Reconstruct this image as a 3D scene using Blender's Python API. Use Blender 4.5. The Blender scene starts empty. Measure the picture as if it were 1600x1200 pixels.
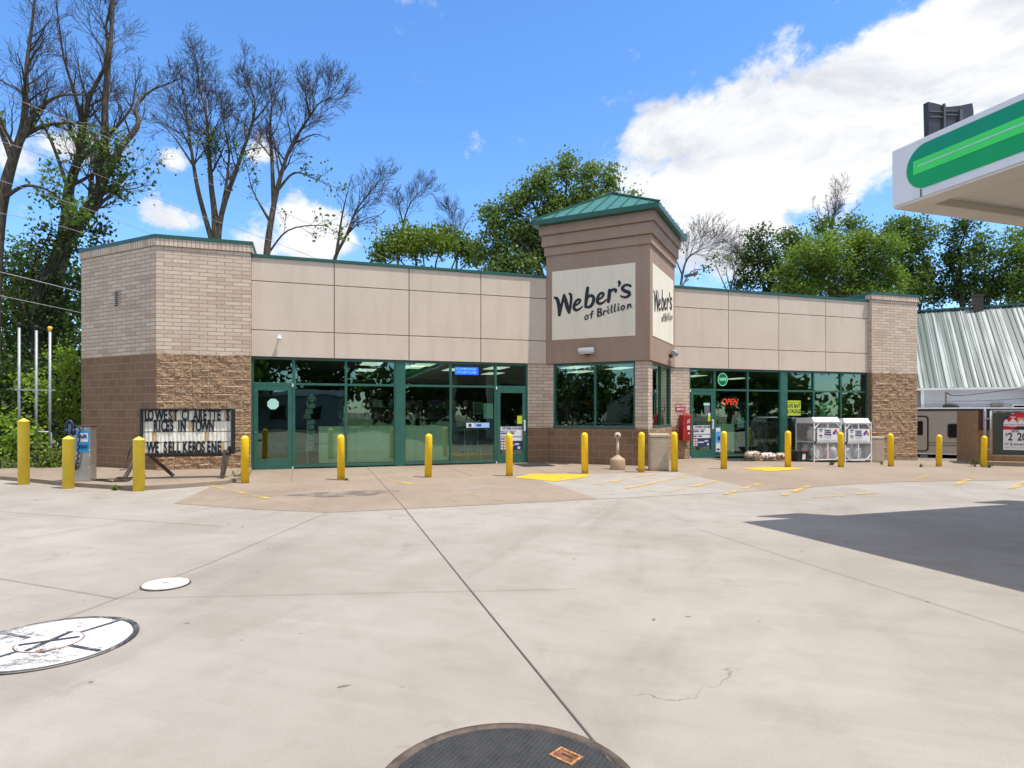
import bpy, math, random
import numpy as np
from mathutils import Vector, Matrix
R = math.radians
PI = math.pi
SC = bpy.context.scene
COL = SC.collection

# ------------------------------------------------------------------ camera, world, sun, exposure
F_PX, CX, HY, CAM_H = 968.0, 800.0, 646.0, 1.525          # focal length and horizon in the 1600x1200 photo
cam_d = bpy.data.cameras.new("camera")
cam_d.sensor_width = 36.0
cam_d.lens = 36.0 * F_PX / 1600.0
cam_d.shift_y = (HY - 600.0) / 1600.0
cam_d.clip_start = 0.05
cam_d.clip_end = 3000.0
cam = bpy.data.objects.new("camera", cam_d)
cam.location = (0, 0, CAM_H)
cam.rotation_euler = (R(90), 0, 0)
COL.objects.link(cam)
SC.camera = cam

SUN_V = Vector((0.34, -0.15, 1.0)).normalized()
SUN_EL = math.asin(SUN_V.z)
SUN_AZ = math.atan2(SUN_V.x, SUN_V.y)
sl = bpy.data.lights.new("sun", 'SUN')
sl.energy = 5.0
sl.angle = R(0.53)
sl.color = (1.0, 0.95, 0.88)
so = bpy.data.objects.new("sun", sl)
so.rotation_euler = SUN_V.to_track_quat('Z', 'Y').to_euler()
so.location = (20, -10, 60)
COL.objects.link(so)

SC.view_settings.view_transform = 'Standard'
SC.view_settings.look = 'None'
SC.view_settings.exposure = 0.08
SC.view_settings.gamma = 1.0
SC.cycles.max_bounces = 8
SC.cycles.transparent_max_bounces = 12
SC.cycles.caustics_reflective = False
SC.cycles.caustics_refractive = False


class NT:
    """small helper to write node trees"""
    def __init__(s, tree):
        s.t = tree; s.n = tree.nodes; s.l = tree.links
    def new(s, typ, **kw):
        n = s.n.new(typ)
        for k, v in kw.items():
            setattr(n, k, v)
        return n
    def put(s, sock, v):
        if v is None: return
        if isinstance(v, bpy.types.NodeSocket): s.l.new(v, sock)
        else:
            try: sock.default_value = v
            except Exception:
                sock.default_value = tuple(v) + (1.0,)
    def m(s, op, a, b=None, c=None, clamp=False):
        n = s.new('ShaderNodeMath', operation=op); n.use_clamp = clamp
        s.put(n.inputs[0], a); s.put(n.inputs[1], b)
        if c is not None: s.put(n.inputs[2], c)
        return n.outputs[0]
    def mix(s, f, a, b, blend='MIX'):
        n = s.new('ShaderNodeMix', data_type='RGBA', blend_type=blend)
        s.put(n.inputs[0], f)
        s.put(n.inputs[6], col4(a)); s.put(n.inputs[7], col4(b))
        return n.outputs[2]
    def noise(s, vec, scale, detail=4, rough=0.55, dist=0.0):
        n = s.new('ShaderNodeTexNoise')
        s.put(n.inputs['Vector'], vec); n.inputs['Scale'].default_value = scale
        n.inputs['Detail'].default_value = detail; n.inputs['Roughness'].default_value = rough
        n.inputs['Distortion'].default_value = dist
        return n.outputs[0]
    def ramp(s, f, lo, hi, a=0.0, b=1.0):
        n = s.new('ShaderNodeMapRange', interpolation_type='SMOOTHSTEP')
        s.put(n.inputs[0], f); s.put(n.inputs[1], lo); s.put(n.inputs[2], hi)
        s.put(n.inputs[3], a); s.put(n.inputs[4], b)
        return n.outputs[0]
    def scale(s, vec, sc, rot=(0, 0, 0)):
        n = s.new('ShaderNodeMapping'); s.put(n.inputs[0], vec)
        n.inputs['Scale'].default_value = sc; n.inputs['Rotation'].default_value = rot
        return n.outputs[0]


def col4(c):
    if isinstance(c, bpy.types.NodeSocket): return c
    return tuple(c) + (1.0,) if len(c) == 3 else tuple(c)


W = bpy.data.worlds.new("World")
SC.world = W
W.use_nodes = True
wt = NT(W.node_tree)
for n in list(wt.n): wt.n.remove(n)
sky = wt.new('ShaderNodeTexSky', sky_type='NISHITA')
sky.sun_disc = False
sky.sun_elevation = SUN_EL
sky.sun_rotation = SUN_AZ
sky.altitude = 200.0
sky.air_density = 1.0
sky.dust_density = 0.4
sky.ozone_density = 2.0
tc = wt.new('ShaderNodeTexCoord')
sep = wt.new('ShaderNodeSeparateXYZ'); wt.l.new(tc.outputs['Generated'], sep.inputs[0])
az = wt.m('ARCTAN2', sep.outputs[0], sep.outputs[1])
el = wt.m('ARCSINE', sep.outputs[2])
D = tc.outputs['Generated']


def sky_dir(px, py):
    gx, gz = (px - CX) / F_PX, (HY - py) / F_PX
    return math.atan2(gx, 1.0), math.atan2(gz, math.hypot(gx, 1.0))


def blob(a, e, sa, se, rot=0.0, w=1.0):
    da = wt.m('SUBTRACT', az, a); de = wt.m('SUBTRACT', el, e)
    c, s_ = math.cos(rot), math.sin(rot)
    x = wt.m('ADD', wt.m('MULTIPLY', da, c / sa), wt.m('MULTIPLY', de, s_ / sa))
    y = wt.m('ADD', wt.m('MULTIPLY', da, -s_ / se), wt.m('MULTIPLY', de, c / se))
    d = wt.m('ADD', wt.m('MULTIPLY', x, x), wt.m('MULTIPLY', y, y))
    g = wt.m('POWER', 2.71828, wt.m('MULTIPLY', d, -1.0))
    return wt.m('MULTIPLY', g, w)


# cloud banks as bodies in the sky (azimuth, elevation, half sizes)
blobs = []
def cloud(px, py, sx, sy, rot=0.0, w=1.0):
    a, e = sky_dir(px, py)
    blobs.append(blob(a, e, sx, sy, rot, w))
cloud(1240, 225, 0.22, 0.13, 0.30, 1.10)      # the big bank at right
cloud(1480, 110, 0.24, 0.11, 0.35, 1.15)
cloud(1110, 330, 0.20, 0.12, -0.1, 1.0)
cloud(1040, 215, 0.12, 0.07, 0.3, 0.85)
cloud(1340, 335, 0.09, 0.035, 0.2, 0.45)
cloud(1700, 40, 0.25, 0.14, 0.3, 1.1)
cloud(490, 365, 0.085, 0.060, 0.05, 1.15)      # small cumulus behind the bare trees
cloud(400, 385, 0.07, 0.030, 0.0, 0.8)
cloud(405, 230, 0.035, 0.028, 0.5, 0.55)
cloud(270, 345, 0.06, 0.025, 0.0, 0.75)
cloud(270, 250, 0.025, 0.018, 0.0, 0.6)
cloud(120, 235, 0.06, 0.035, 0.2, 0.8)
cloud(40, 250, 0.05, 0.03, 0.0, 0.6)
cloud(945, 170, 0.02, 0.03, 0.0, 0.40)
blobs.append(wt.ramp(el, 0.78, 1.05, 0.0, 0.95))           # unseen cloud cover overhead, added to make the shadow fill less blue
blobs.append(wt.m('MULTIPLY', wt.ramp(wt.m('ABSOLUTE', az), 1.25, 1.8, 0.0, 1.0), wt.ramp(el, 0.20, 0.45, 0.0, 0.8)))   # unseen cloud added behind the viewer, also to whiten the fill light
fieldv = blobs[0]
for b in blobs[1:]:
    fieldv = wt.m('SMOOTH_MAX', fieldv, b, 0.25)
n1 = wt.noise(wt.scale(D, (1, 1, 1.5)), 5.0, 9, 0.60, 0.35)
n2 = wt.noise(wt.scale(D, (1, 1, 1.3)), 17.0, 8, 0.62, 0.2)
nn = wt.m('ADD', wt.m('MULTIPLY', n1, 0.56), wt.m('MULTIPLY', n2, 0.44))
dens = wt.m('ADD', wt.m('MULTIPLY', fieldv, 0.98), wt.m('MULTIPLY', wt.m('SUBTRACT', nn, 0.560), 2.4))
cmask = wt.ramp(dens, 0.25, 0.57)
thick = wt.ramp(dens, 0.45, 1.15)
shade_n = wt.noise(wt.scale(D, (1, 1, 2.4)), 4.2, 9, 0.62, 0.4)
cl_white = wt.mix(wt.ramp(shade_n, 0.42, 0.66), (8.5, 8.55, 8.65), (5.9, 6.2, 6.8))
skyc = wt.new('ShaderNodeHueSaturation')
wt.l.new(sky.outputs[0], skyc.inputs['Color'])
skyc.inputs['Saturation'].default_value = 1.18
skyc.inputs['Value'].default_value = 1.0
sky_t = wt.mix(1.0, skyc.outputs[0], (1.75, 1.98, 2.25), 'MULTIPLY')
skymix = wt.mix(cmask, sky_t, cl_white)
bg = wt.new('ShaderNodeBackground')
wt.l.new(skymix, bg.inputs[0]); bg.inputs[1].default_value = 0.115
wo = wt.new('ShaderNodeOutputWorld'); wt.l.new(bg.outputs[0], wo.inputs[0])

# ------------------------------------------------------------------ frames of reference
TH = R(18.25)                               # the store front's direction
U2 = Vector((math.cos(TH), math.sin(TH))); V2 = Vector((-math.sin(TH), math.cos(TH)))
P0 = Vector((-6.974, 16.587))


def S(lx, ly, z=0.0):                       # store-front coordinates -> world
    p = P0 + U2 * lx + V2 * ly
    return Vector((p.x, p.y, z))


def toS(p):
    q = Vector((p[0], p[1])) - P0
    return q.dot(U2), q.dot(V2)


def gz(lx, ly=0.0):                         # the lot falls gently towards the right end
    return -0.03 * min(max(lx - 14.0, 0.0), 10.0)


def gnd(px, py, z=0.0):                     # a spot on the ground as measured in the photo
    t = (CAM_H - z) * F_PX / (py - HY)
    return Vector(((px - CX) / F_PX * t, t, z))


def at(px, py, t):                          # a spot at a given distance
    return Vector(((px - CX) / F_PX * t, t, CAM_H + (HY - py) / F_PX * t))


# ------------------------------------------------------------------ mesh helpers
class MB:
    def __init__(s):
        s.v = []; s.f = []; s.uv = []; s.mi = []; s.sm = []
        s.cur = 0
    def face(s, pts, uv=None, smooth=False):
        b = len(s.v)
        s.v += [tuple(p) for p in pts]
        s.f.append(tuple(range(b, b + len(pts))))
        s.uv.append(uv if uv else [(p[0], p[1]) for p in pts]); s.mi.append(s.cur); s.sm.append(smooth)
    def box(s, x0, x1, y0, y1, z0, z1):
        c = [(x0, y0), (x1, y0), (x1, y1), (x0, y1)]
        s.prism(c, z0, z1)
        return s
    def prism(s, poly, z0, z1, uoff=0.0, caps=True, z1s=None):
        n = len(poly); u = uoff
        for i in range(n):
            a, b = poly[i], poly[(i + 1) % n]
            L = math.hypot(b[0] - a[0], b[1] - a[1])
            s.face([(a[0], a[1], z0), (b[0], b[1], z0), (b[0], b[1], z1), (a[0], a[1], z1)],
                   [(u, z0), (u + L, z0), (u + L, z1), (u, z1)])
            u += L
        if caps:
            s.face([(p[0], p[1], z1) for p in poly])
            s.face([(p[0], p[1], z0) for p in reversed(poly)])
        return s
    def bar(s, a, b, w, h=None, up=(0, 0, 1)):
        """square bar from a to b"""
        h = h or w
        a, b = Vector(a), Vector(b); d = (b - a).normalized()
        upv = Vector(up)
        if abs(d.dot(upv)) > 0.98: upv = Vector((0, 1, 0))
        x = d.cross(upv).normalized() * (w / 2); y = x.cross(d).normalized() * (h / 2)
        A = [a + x * i + y * j for i, j in ((-1, -1), (1, -1), (1, 1), (-1, 1))]
        B = [p + (b - a) for p in A]
        for i in range(4):
            j = (i + 1) % 4
            s.face([A[i], A[j], B[j], B[i]])
        s.face(A[::-1]); s.face(B)
        return s
    def tube(s, pts, rad, k=8, cap=True):
        pts = [Vector(p) for p in pts]; n = len(pts)
        if not hasattr(rad, '__len__'): rad = [rad] * n
        rings = []; ref = None
        for i, p in enumerate(pts):
            d = (pts[min(i + 1, n - 1)] - pts[max(i - 1, 0)]).normalized()
            if ref is None:
                ref = Vector((0, 0, 1)) if abs(d.z) < 0.9 else Vector((1, 0, 0))
            x = (ref - d * ref.dot(d)).normalized(); y = d.cross(x); ref = x
            rings.append([p + (x * math.cos(2 * PI * q / k) + y * math.sin(2 * PI * q / k)) * rad[i] for q in range(k)])
        b = len(s.v)
        for r_ in rings: s.v += [tuple(p) for p in r_]
        for i in range(n - 1):
            for q in range(k):
                q2 = (q + 1) % k
                s._f((b + i * k + q, b + i * k + q2, b + (i + 1) * k + q2, b + (i + 1) * k + q), True)
        if cap:
            s._f(tuple(b + q for q in reversed(range(k))), False)
            s._f(tuple(b + (n - 1) * k + q for q in range(k)), False)
        return s
    def _f(s, idx, smooth):
        s.f.append(idx); s.uv.append([(s.v[i][0], s.v[i][2]) for i in idx]); s.mi.append(s.cur); s.sm.append(smooth)
    def lathe(s, prof, c=(0, 0), k=24, z0=0.0):
        b = len(s.v); n = len(prof)
        for r_, z in prof:
            for q in range(k):
                a = 2 * PI * q / k
                s.v.append((c[0] + r_ * math.cos(a), c[1] + r_ * math.sin(a), z + z0))
        for i in range(n - 1):
            for q in range(k):
                q2 = (q + 1) % k
                s._f((b + i * k + q, b + i * k + q2, b + (i + 1) * k + q2, b + (i + 1) * k + q), True)
        s._f(tuple(b + (n - 1) * k + q for q in range(k)), False)
        s._f(tuple(b + q for q in reversed(range(k))), False)
        return s
    def build(s, name, mat, parent=None, bevel=0.0):
        me = bpy.data.meshes.new(name)
        me.from_pydata(s.v, [], s.f)
        mats = mat if isinstance(mat, (list, tuple)) else [mat]
        for m_ in mats: me.materials.append(m_)
        uvl = me.uv_layers.new(name="UVMap")
        flat = [c for u in s.uv for p in u for c in p]
        uvl.data.foreach_set('uv', flat)
        me.polygons.foreach_set('material_index', s.mi)
        me.polygons.foreach_set('use_smooth', s.sm)
        me.update()
        o = bpy.data.objects.new(name, me); COL.objects.link(o)
        if parent is not None: o.parent = parent
        if bevel:
            wl = o.modifiers.new("weld", 'WELD'); wl.merge_threshold = 0.0002
            bv = o.modifiers.new("bevel", 'BEVEL'); bv.width = bevel; bv.segments = 2
            bv.limit_method = 'ANGLE'; bv.angle_limit = R(40)
        return o


def tag(o, label=None, cat=None, group=None, kind=None):
    if label: o['label'] = label
    if cat: o['category'] = cat
    if group: o['group'] = group
    if kind: o['kind'] = kind
    return o


def thing(name, label, cat, loc=(0, 0, 0), rotz=0.0, group=None):
    o = bpy.data.objects.new(name, None); COL.objects.link(o)
    o.empty_display_size = 0.2
    o.location = loc; o.rotation_euler = (0, 0, rotz)
    return tag(o, label, cat, group)


def text_bm(s, size=1.0, align='CENTER', bold=0.0, shear=0.0, sx=1.0, extrude=0.002, spacing=1.0, lead=1.0):
    cu = bpy.data.curves.new("lettering", 'FONT')
    cu.body = s; cu.size = size; cu.align_x = align; cu.align_y = 'CENTER'
    cu.offset = bold; cu.shear = shear; cu.extrude = extrude; cu.space_character = spacing
    cu.space_line = lead; cu.resolution_u = 4
    o = bpy.data.objects.new("tmp", cu)
    me = bpy.data.meshes.new_from_object(o)
    bpy.data.objects.remove(o); bpy.data.curves.remove(cu)
    if sx != 1.0: me.transform(Matrix.Diagonal((sx, 1, 1, 1)))
    me.transform(Matrix.Rotation(R(90), 4, 'X'))
    return me


def text(s, mat, parent, x, y, z, size, name='lettering', **kw):
    """lettering that faces -y of its parent"""
    me = text_bm(s, size, **kw)
    me.transform(Matrix.Translation((x, y, z)))
    me.name = name; me.materials.clear(); me.materials.append(mat)
    o = bpy.data.objects.new(name, me); COL.objects.link(o); o.parent = parent
    return o


def texts(rows, mat, parent, y, name='lettering'):
    """several rows joined as one mesh part: rows of (string, x, z, size, options)"""
    for q, x, z, size, kw in rows:
        if len(q) == 1 and len(rows) > 6:
            continue
        text(q, mat, parent, x, y, z, size, name, **kw)
    if len(rows) > 6 and all(len(r[0]) == 1 for r in rows):     # single letters of a letter board, one mesh per row
        by = {}
        for r in rows: by.setdefault(round(r[2], 3), []).append(r)
        for lst in by.values():
            V, Fc = [], []
            for q, x, z, size, kw in lst:
                me = text_bm(q, size, **kw)
                b = len(V)
                V += [(v.co.x + x, v.co.y + y, v.co.z + z) for v in me.vertices]
                Fc += [tuple(i + b for i in p.vertices) for p in me.polygons]
                bpy.data.meshes.remove(me)
            me = bpy.data.meshes.new(name); me.from_pydata(V, [], Fc); me.materials.append(mat)
            o = bpy.data.objects.new('letter_row', me); COL.objects.link(o); o.parent = parent


# ------------------------------------------------------------------ materials
def mat_new(name):
    m = bpy.data.materials.new(name); m.use_nodes = True
    nt = NT(m.node_tree)
    bs = nt.n['Principled BSDF']
    return m, nt, bs


def bump(nt, bs, h, strength=0.3, dist=0.01):
    b = nt.new('ShaderNodeBump'); b.inputs['Strength'].default_value = strength
    b.inputs['Distance'].default_value = dist
    nt.l.new(h, b.inputs['Height']); nt.l.new(b.outputs[0], bs.inputs['Normal'])
    return b


def simple(name, c, rough=0.6, metal=0.0, var=0.12, vs=6.0, bmp=0.0, bs_=40.0, spec=0.5, coat=0.0):
    m, nt, bs = mat_new(name)
    co = nt.new('ShaderNodeTexCoord').outputs['Object']
    n = nt.noise(co, vs, 5, 0.6)
    f = nt.ramp(n, 0.3, 0.7)
    nt.l.new(nt.mix(f, tuple(x * (1 - var) for x in c), tuple(min(1, x * (1 + var)) for x in c)), bs.inputs['Base Color'])
    bs.inputs['Roughness'].default_value = rough; bs.inputs['Metallic'].default_value = metal
    bs.inputs['Specular IOR Level'].default_value = spec
    if coat: bs.inputs['Coat Weight'].default_value = coat
    if bmp: bump(nt, bs, nt.noise(co, bs_, 3, 0.6), bmp, 0.004)
    return m


def emis(name, c, s):
    m, nt, bs = mat_new(name)
    bs.inputs['Base Color'].default_value = col4(c)
    bs.inputs['Emission Color'].default_value = col4(c); bs.inputs['Emission Strength'].default_value = s
    return m


def concrete(name, c1, c2, stain, seed, rough=0.85, streak=0.16):
    m, nt, bs = mat_new(name)
    co = nt.scale(nt.new('ShaderNodeTexCoord').outputs['Object'], (1, 1, 1), (0, 0, seed))
    big = nt.noise(co, 0.30, 6, 0.62, 0.4)
    mid = nt.noise(co, 1.7, 6, 0.65, 0.3)
    fine = nt.noise(co, 130.0, 4, 0.75)
    drag = nt.noise(nt.scale(co, (0.5, 5.0, 1), (0, 0, 0.5)), 1.2, 6, 0.65)
    c = nt.mix(nt.ramp(big, 0.32, 0.68), c1, c2)
    c = nt.mix(nt.m('MULTIPLY', nt.ramp(mid, 0.42, 0.75), 0.45), c, stain)
    c = nt.mix(nt.m('MULTIPLY', nt.ramp(drag, 0.50, 0.75), streak), c, tuple(min(1, x * 1.25) for x in c2))
    c = nt.mix(nt.m('MULTIPLY', nt.ramp(drag, 0.48, 0.25), streak), c, tuple(x * 0.72 for x in stain))
    wear = nt.noise(nt.scale(co, (0.9, 0.22, 1), (0, 0, 0.9)), 1.0, 5, 0.6, 0.6)
    c = nt.mix(nt.m('MULTIPLY', nt.ramp(wear, 0.55, 0.72), 0.30), c, tuple(x * 0.70 for x in stain))
    drip = nt.m('MULTIPLY', nt.ramp(nt.noise(co, 1.3, 2, 0.4), 0.66, 0.78), nt.ramp(nt.noise(co, 9.0, 4, 0.6), 0.42, 0.62))
    c = nt.mix(nt.m('MULTIPLY', drip, 0.40), c, (0.10, 0.085, 0.07))
    vor = nt.new('ShaderNodeTexVoronoi', feature='DISTANCE_TO_EDGE'); vor.inputs['Scale'].default_value = 0.16
    wv = nt.new('ShaderNodeVectorMath', operation='ADD'); nt.l.new(co, wv.inputs[0])
    nz = nt.new('ShaderNodeTexNoise'); nz.inputs['Scale'].default_value = 1.6; nz.inputs['Detail'].default_value = 6; nt.l.new(co, nz.inputs['Vector'])
    nsc = nt.new('ShaderNodeVectorMath', operation='SCALE'); nt.l.new(nz.outputs['Color'], nsc.inputs[0]); nsc.inputs[3].default_value = 0.9
    nt.l.new(nsc.outputs[0], wv.inputs[1]); nt.l.new(wv.outputs[0], vor.inputs['Vector'])
    crack = nt.m('MULTIPLY', nt.ramp(vor.outputs['Distance'], 0.0014, 0.0004), nt.ramp(nt.noise(co, 0.5, 3, 0.6), 0.50, 0.60))
    c = nt.mix(nt.m('MULTIPLY', crack, 0.55), c, (0.10, 0.085, 0.07))
    speck = nt.ramp(nt.noise(co, 6.5, 2, 0.5), 0.735, 0.76)
    c = nt.mix(nt.m('MULTIPLY', speck, 0.7), c, (0.09, 0.075, 0.06))
    grain = nt.ramp(fine, 0.25, 0.75, 0.86, 1.12)
    gm = nt.new('ShaderNodeVectorMath', operation='SCALE')
    nt.l.new(c, gm.inputs[0]); nt.l.new(grain, gm.inputs[3])
    nt.l.new(gm.outputs[0], bs.inputs['Base Color'])
    bs.inputs['Roughness'].default_value = rough
    bs.inputs['Specular IOR Level'].default_value = 0.3
    groove = nt.noise(nt.scale(co, (1.2, 60, 1), (0, 0, 0.32)), 1.0, 3, 0.6)
    bump(nt, bs, nt.m('ADD', nt.m('MULTIPLY', groove, 0.5), fine), 0.25, 0.003)
    return m


def bricks(name, c1, c2, c3, mortar, bw, bh, off=0.5, msize=0.010, bmp=0.5, rough=0.85):
    m, nt, bs = mat_new(name)
    uv = nt.new('ShaderNodeUVMap').outputs[0]
    br = nt.new('ShaderNodeTexBrick')
    nt.l.new(uv, br.inputs['Vector'])
    br.offset = off; br.squash = 1.0
    br.inputs['Scale'].default_value = 1.0
    br.inputs['Brick Width'].default_value = bw; br.inputs['Row Height'].default_value = bh
    br.inputs['Mortar Size'].default_value = msize; br.inputs['Mortar Smooth'].default_value = 0.15
    br.inputs['Bias'].default_value = 0.0
    br.inputs['Color1'].default_value = (0, 0, 0, 1); br.inputs['Color2'].default_value = (1, 1, 1, 1)
    br.inputs['Mortar'].default_value = (0.5, 0.5, 0.5, 1)
    f = br.outputs['Fac']
    t = nt.new('ShaderNodeRGBToBW'); nt.l.new(br.outputs['Color'], t.inputs[0])
    r_ = t.outputs[0]
    c = nt.mix(nt.ramp(r_, 0.0, 0.55), c1, c2)
    c = nt.mix(nt.ramp(r_, 0.62, 1.0), c, c3)
    co = nt.new('ShaderNodeTexCoord').outputs['Object']
    n = nt.noise(co, 14, 6, 0.7)
    c = nt.mix(nt.m('MULTIPLY', nt.ramp(n, 0.35, 0.7), 0.35), c, c3)
    n3 = nt.noise(co, 1.1, 4, 0.6)
    c = nt.mix(nt.m('MULTIPLY', nt.ramp(n3, 0.45, 0.75), 0.25), c, tuple(x * 0.75 for x in c3))
    c = nt.mix(f, c, mortar)
    nt.l.new(c, bs.inputs['Base Color'])
    bs.inputs['Roughness'].default_value = rough; bs.inputs['Specular IOR Level'].default_value = 0.25
    h = nt.m('ADD', nt.m('MULTIPLY', f, -1.0), nt.m('MULTIPLY', nt.noise(co, 60, 4, 0.7), 0.25))
    bump(nt, bs, h, bmp, 0.012)
    return m


M = {}
M['concrete'] = concrete("lot concrete", (0.292, 0.258, 0.221), (0.365, 0.332, 0.294), (0.240, 0.205, 0.168), 0.3)
M['concrete_brown'] = concrete("old brown concrete", (0.262, 0.206, 0.156), (0.312, 0.252, 0.197), (0.222, 0.172, 0.128), 1.3, streak=0.15)
M['concrete_grey'] = concrete("grey concrete", (0.310, 0.278, 0.243), (0.365, 0.335, 0.300), (0.262, 0.230, 0.195), 2.1)
M['kerb'] = concrete("kerb concrete", (0.26, 0.20, 0.145), (0.31, 0.25, 0.19), (0.18, 0.14, 0.10), 0.9)
M['joint'] = simple("joint sealant", (0.115, 0.095, 0.078), 0.9)
M['brick'] = bricks("face brick", (0.68, 0.565, 0.45), (0.61, 0.49, 0.385), (0.50, 0.385, 0.295), (0.34, 0.265, 0.205), 0.406, 0.1016)
M['soldier'] = bricks("upright brick", (0.68, 0.57, 0.46), (0.61, 0.50, 0.395), (0.49, 0.38, 0.29), (0.29, 0.22, 0.17), 0.1016, 0.40, off=0.0, msize=0.009)
M['block'] = bricks("smooth block", (0.26, 0.165, 0.105), (0.235, 0.148, 0.093), (0.205, 0.126, 0.08), (0.36, 0.265, 0.19), 0.406, 0.2032, msize=0.006, bmp=0.25)


def splitface():
    m, nt, bs = mat_new("split face block")
    uv = nt.new('ShaderNodeUVMap').outputs[0]
    co = nt.new('ShaderNodeTexCoord').outputs['Object']
    br = nt.new('ShaderNodeTexBrick'); nt.l.new(uv, br.inputs['Vector'])
    br.offset = 0.5
    br.inputs['Scale'].default_value = 1.0
    br.inputs['Brick Width'].default_value = 0.406; br.inputs['Row Height'].default_value = 0.2032
    br.inputs['Mortar Size'].default_value = 0.008; br.inputs['Mortar Smooth'].default_value = 0.3
    n = nt.noise(co, 22, 6, 0.7); n2 = nt.noise(co, 5, 4, 0.6)
    c = nt.mix(nt.ramp(n, 0.3, 0.7), (0.25, 0.155, 0.090), (0.47, 0.32, 0.205))
    c = nt.mix(nt.m('MULTIPLY', nt.ramp(n2, 0.4, 0.7), 0.4), c, (0.36, 0.235, 0.145))
    c = nt.mix(nt.m('MULTIPLY', br.outputs['Fac'], 0.8), c, (0.52, 0.42, 0.32))
    nt.l.new(c, bs.inputs['Base Color']); bs.inputs['Roughness'].default_value = 0.95
    bs.inputs['Specular IOR Level'].default_value = 0.15
    bump(nt, bs, nt.noise(co, 30, 6, 0.78), 1.0, 0.028)
    return m


M['split'] = splitface()


def stucco(name, c, c2):
    m, nt, bs = mat_new(name)
    co = nt.new('ShaderNodeTexCoord').outputs['Object']
    big = nt.noise(co, 0.8, 5, 0.6); f = nt.noise(co, 130, 3, 0.7)
    drip = nt.noise(nt.scale(co, (2.6, 2.6, 0.30)), 1.3, 4, 0.55)
    cc = nt.mix(nt.ramp(big, 0.3, 0.7), c, c2)
    cc = nt.mix(nt.m('MULTIPLY', nt.ramp(drip, 0.45, 0.80), 0.38), cc, tuple(x * 0.72 for x in c))
    cc = nt.mix(nt.m('MULTIPLY', nt.ramp(f, 0.55, 0.8), 0.25), cc, tuple(x * 0.7 for x in c))
    nt.l.new(cc, bs.inputs['Base Color']); bs.inputs['Roughness'].default_value = 0.9
    bs.inputs['Specular IOR Level'].default_value = 0.2
    bump(nt, bs, f, 0.4, 0.004)
    return m


M['eifs'] = stucco("beige stucco panel", (0.60, 0.50, 0.405), (0.64, 0.54, 0.445))
M['tower'] = stucco("brown stucco", (0.345, 0.245, 0.182), (0.375, 0.27, 0.205))
M['signboard'] = stucco("cream sign board", (0.80, 0.73, 0.585), (0.83, 0.76, 0.61))
M['green'] = simple("green metal trim", (0.020, 0.095, 0.068), 0.38, 0.0, 0.10, 3.0)
M['roofgreen'] = simple("green metal roof", (0.042, 0.170, 0.124), 0.35, 0.0, 0.08, 2.0)
M['frame'] = simple("green window frame", (0.030, 0.122, 0.092), 0.33, 0.0, 0.10, 4.0)
M['black'] = simple("black paint", (0.015, 0.015, 0.017), 0.45)
M['ink'] = simple("dark blue black letter paint", (0.008, 0.010, 0.016), 0.5)
M['white'] = simple("white paint", (0.78, 0.78, 0.77), 0.4, var=0.04)
M['whitemetal'] = simple("white powder coat", (0.76, 0.77, 0.80), 0.35, var=0.05)
M['galv'] = simple("galvanised steel", (0.36, 0.385, 0.41), 0.5, 0.45, 0.15, 9)
M['wiregrey'] = simple("grey cable", (0.30, 0.30, 0.31), 0.7)
M['steel'] = simple("brushed stainless", (0.50, 0.49, 0.475), 0.36, 0.9, 0.15, 4)
M['rust'] = simple("rusty steel", (0.19, 0.085, 0.04), 0.9, 0.1, 0.5, 14, 0.6, 60)
M['darksteel'] = simple("weathered dark steel", (0.10, 0.075, 0.06), 0.7, 0.3, 0.4, 10, 0.3, 60)
M['rubber'] = simple("black rubber", (0.02, 0.02, 0.022), 0.75)
M['dark'] = simple("dark void", (0.012, 0.012, 0.012), 0.9)
M['beige'] = simple("beige plastic", (0.47, 0.40, 0.31), 0.6, var=0.08, bmp=0.2, bs_=150)
M['red'] = simple("red paint", (0.42, 0.018, 0.02), 0.35)
M['tanpebble'] = simple("tan resin", (0.42, 0.31, 0.21), 0.8, var=0.2, vs=60, bmp=0.3, bs_=90)
M['blue'] = simple("blue label", (0.02, 0.30, 0.62), 0.4)
M['navy'] = simple("navy print", (0.02, 0.035, 0.12), 0.5)
M['navyhose'] = simple("navy hose", (0.012, 0.02, 0.055), 0.45)
M['paper'] = simple("white paper", (0.72, 0.72, 0.74), 0.7, var=0.03)
M['mint'] = simple("pale mint paper", (0.42, 0.72, 0.62), 0.7, var=0.04)
M['yelgreen'] = simple("yellow green card", (0.50, 0.60, 0.03), 0.6, var=0.05)
M['soffit'] = simple("cream soffit", (0.68, 0.62, 0.53), 0.6, var=0.07, vs=1.2)
M['canopywhite'] = stucco("white canopy cladding", (0.78, 0.79, 0.81), (0.81, 0.82, 0.84)); M['canopywhite'].node_tree.nodes['Principled BSDF'].inputs['Roughness'].default_value = 0.4
M['bandgreen'] = simple("deep green band", (0.003, 0.37, 0.085), 0.28, var=0.05, vs=0.8)
M['bandteal'] = simple("upper green band", (0.002, 0.30, 0.14), 0.28, var=0.05, vs=0.8)
M['bandlight'] = simple("bright green stripe", (0.07, 0.78, 0.12), 0.28, var=0.04, vs=0.8)
M['cabinet'] = simple("pale cabinet back", (0.76, 0.92, 0.74), 0.6, var=0.06, vs=2)
M['tile'] = simple("shop floor", (0.30, 0.29, 0.27), 0.35, var=0.1)
M['ceil'] = simple("ceiling tile", (0.22, 0.22, 0.21), 0.8)
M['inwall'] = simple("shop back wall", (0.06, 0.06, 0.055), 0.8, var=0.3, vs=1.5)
M['lightpanel'] = emis("lit ceiling panel", (0.95, 1.0, 0.92), 0.65)
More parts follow.
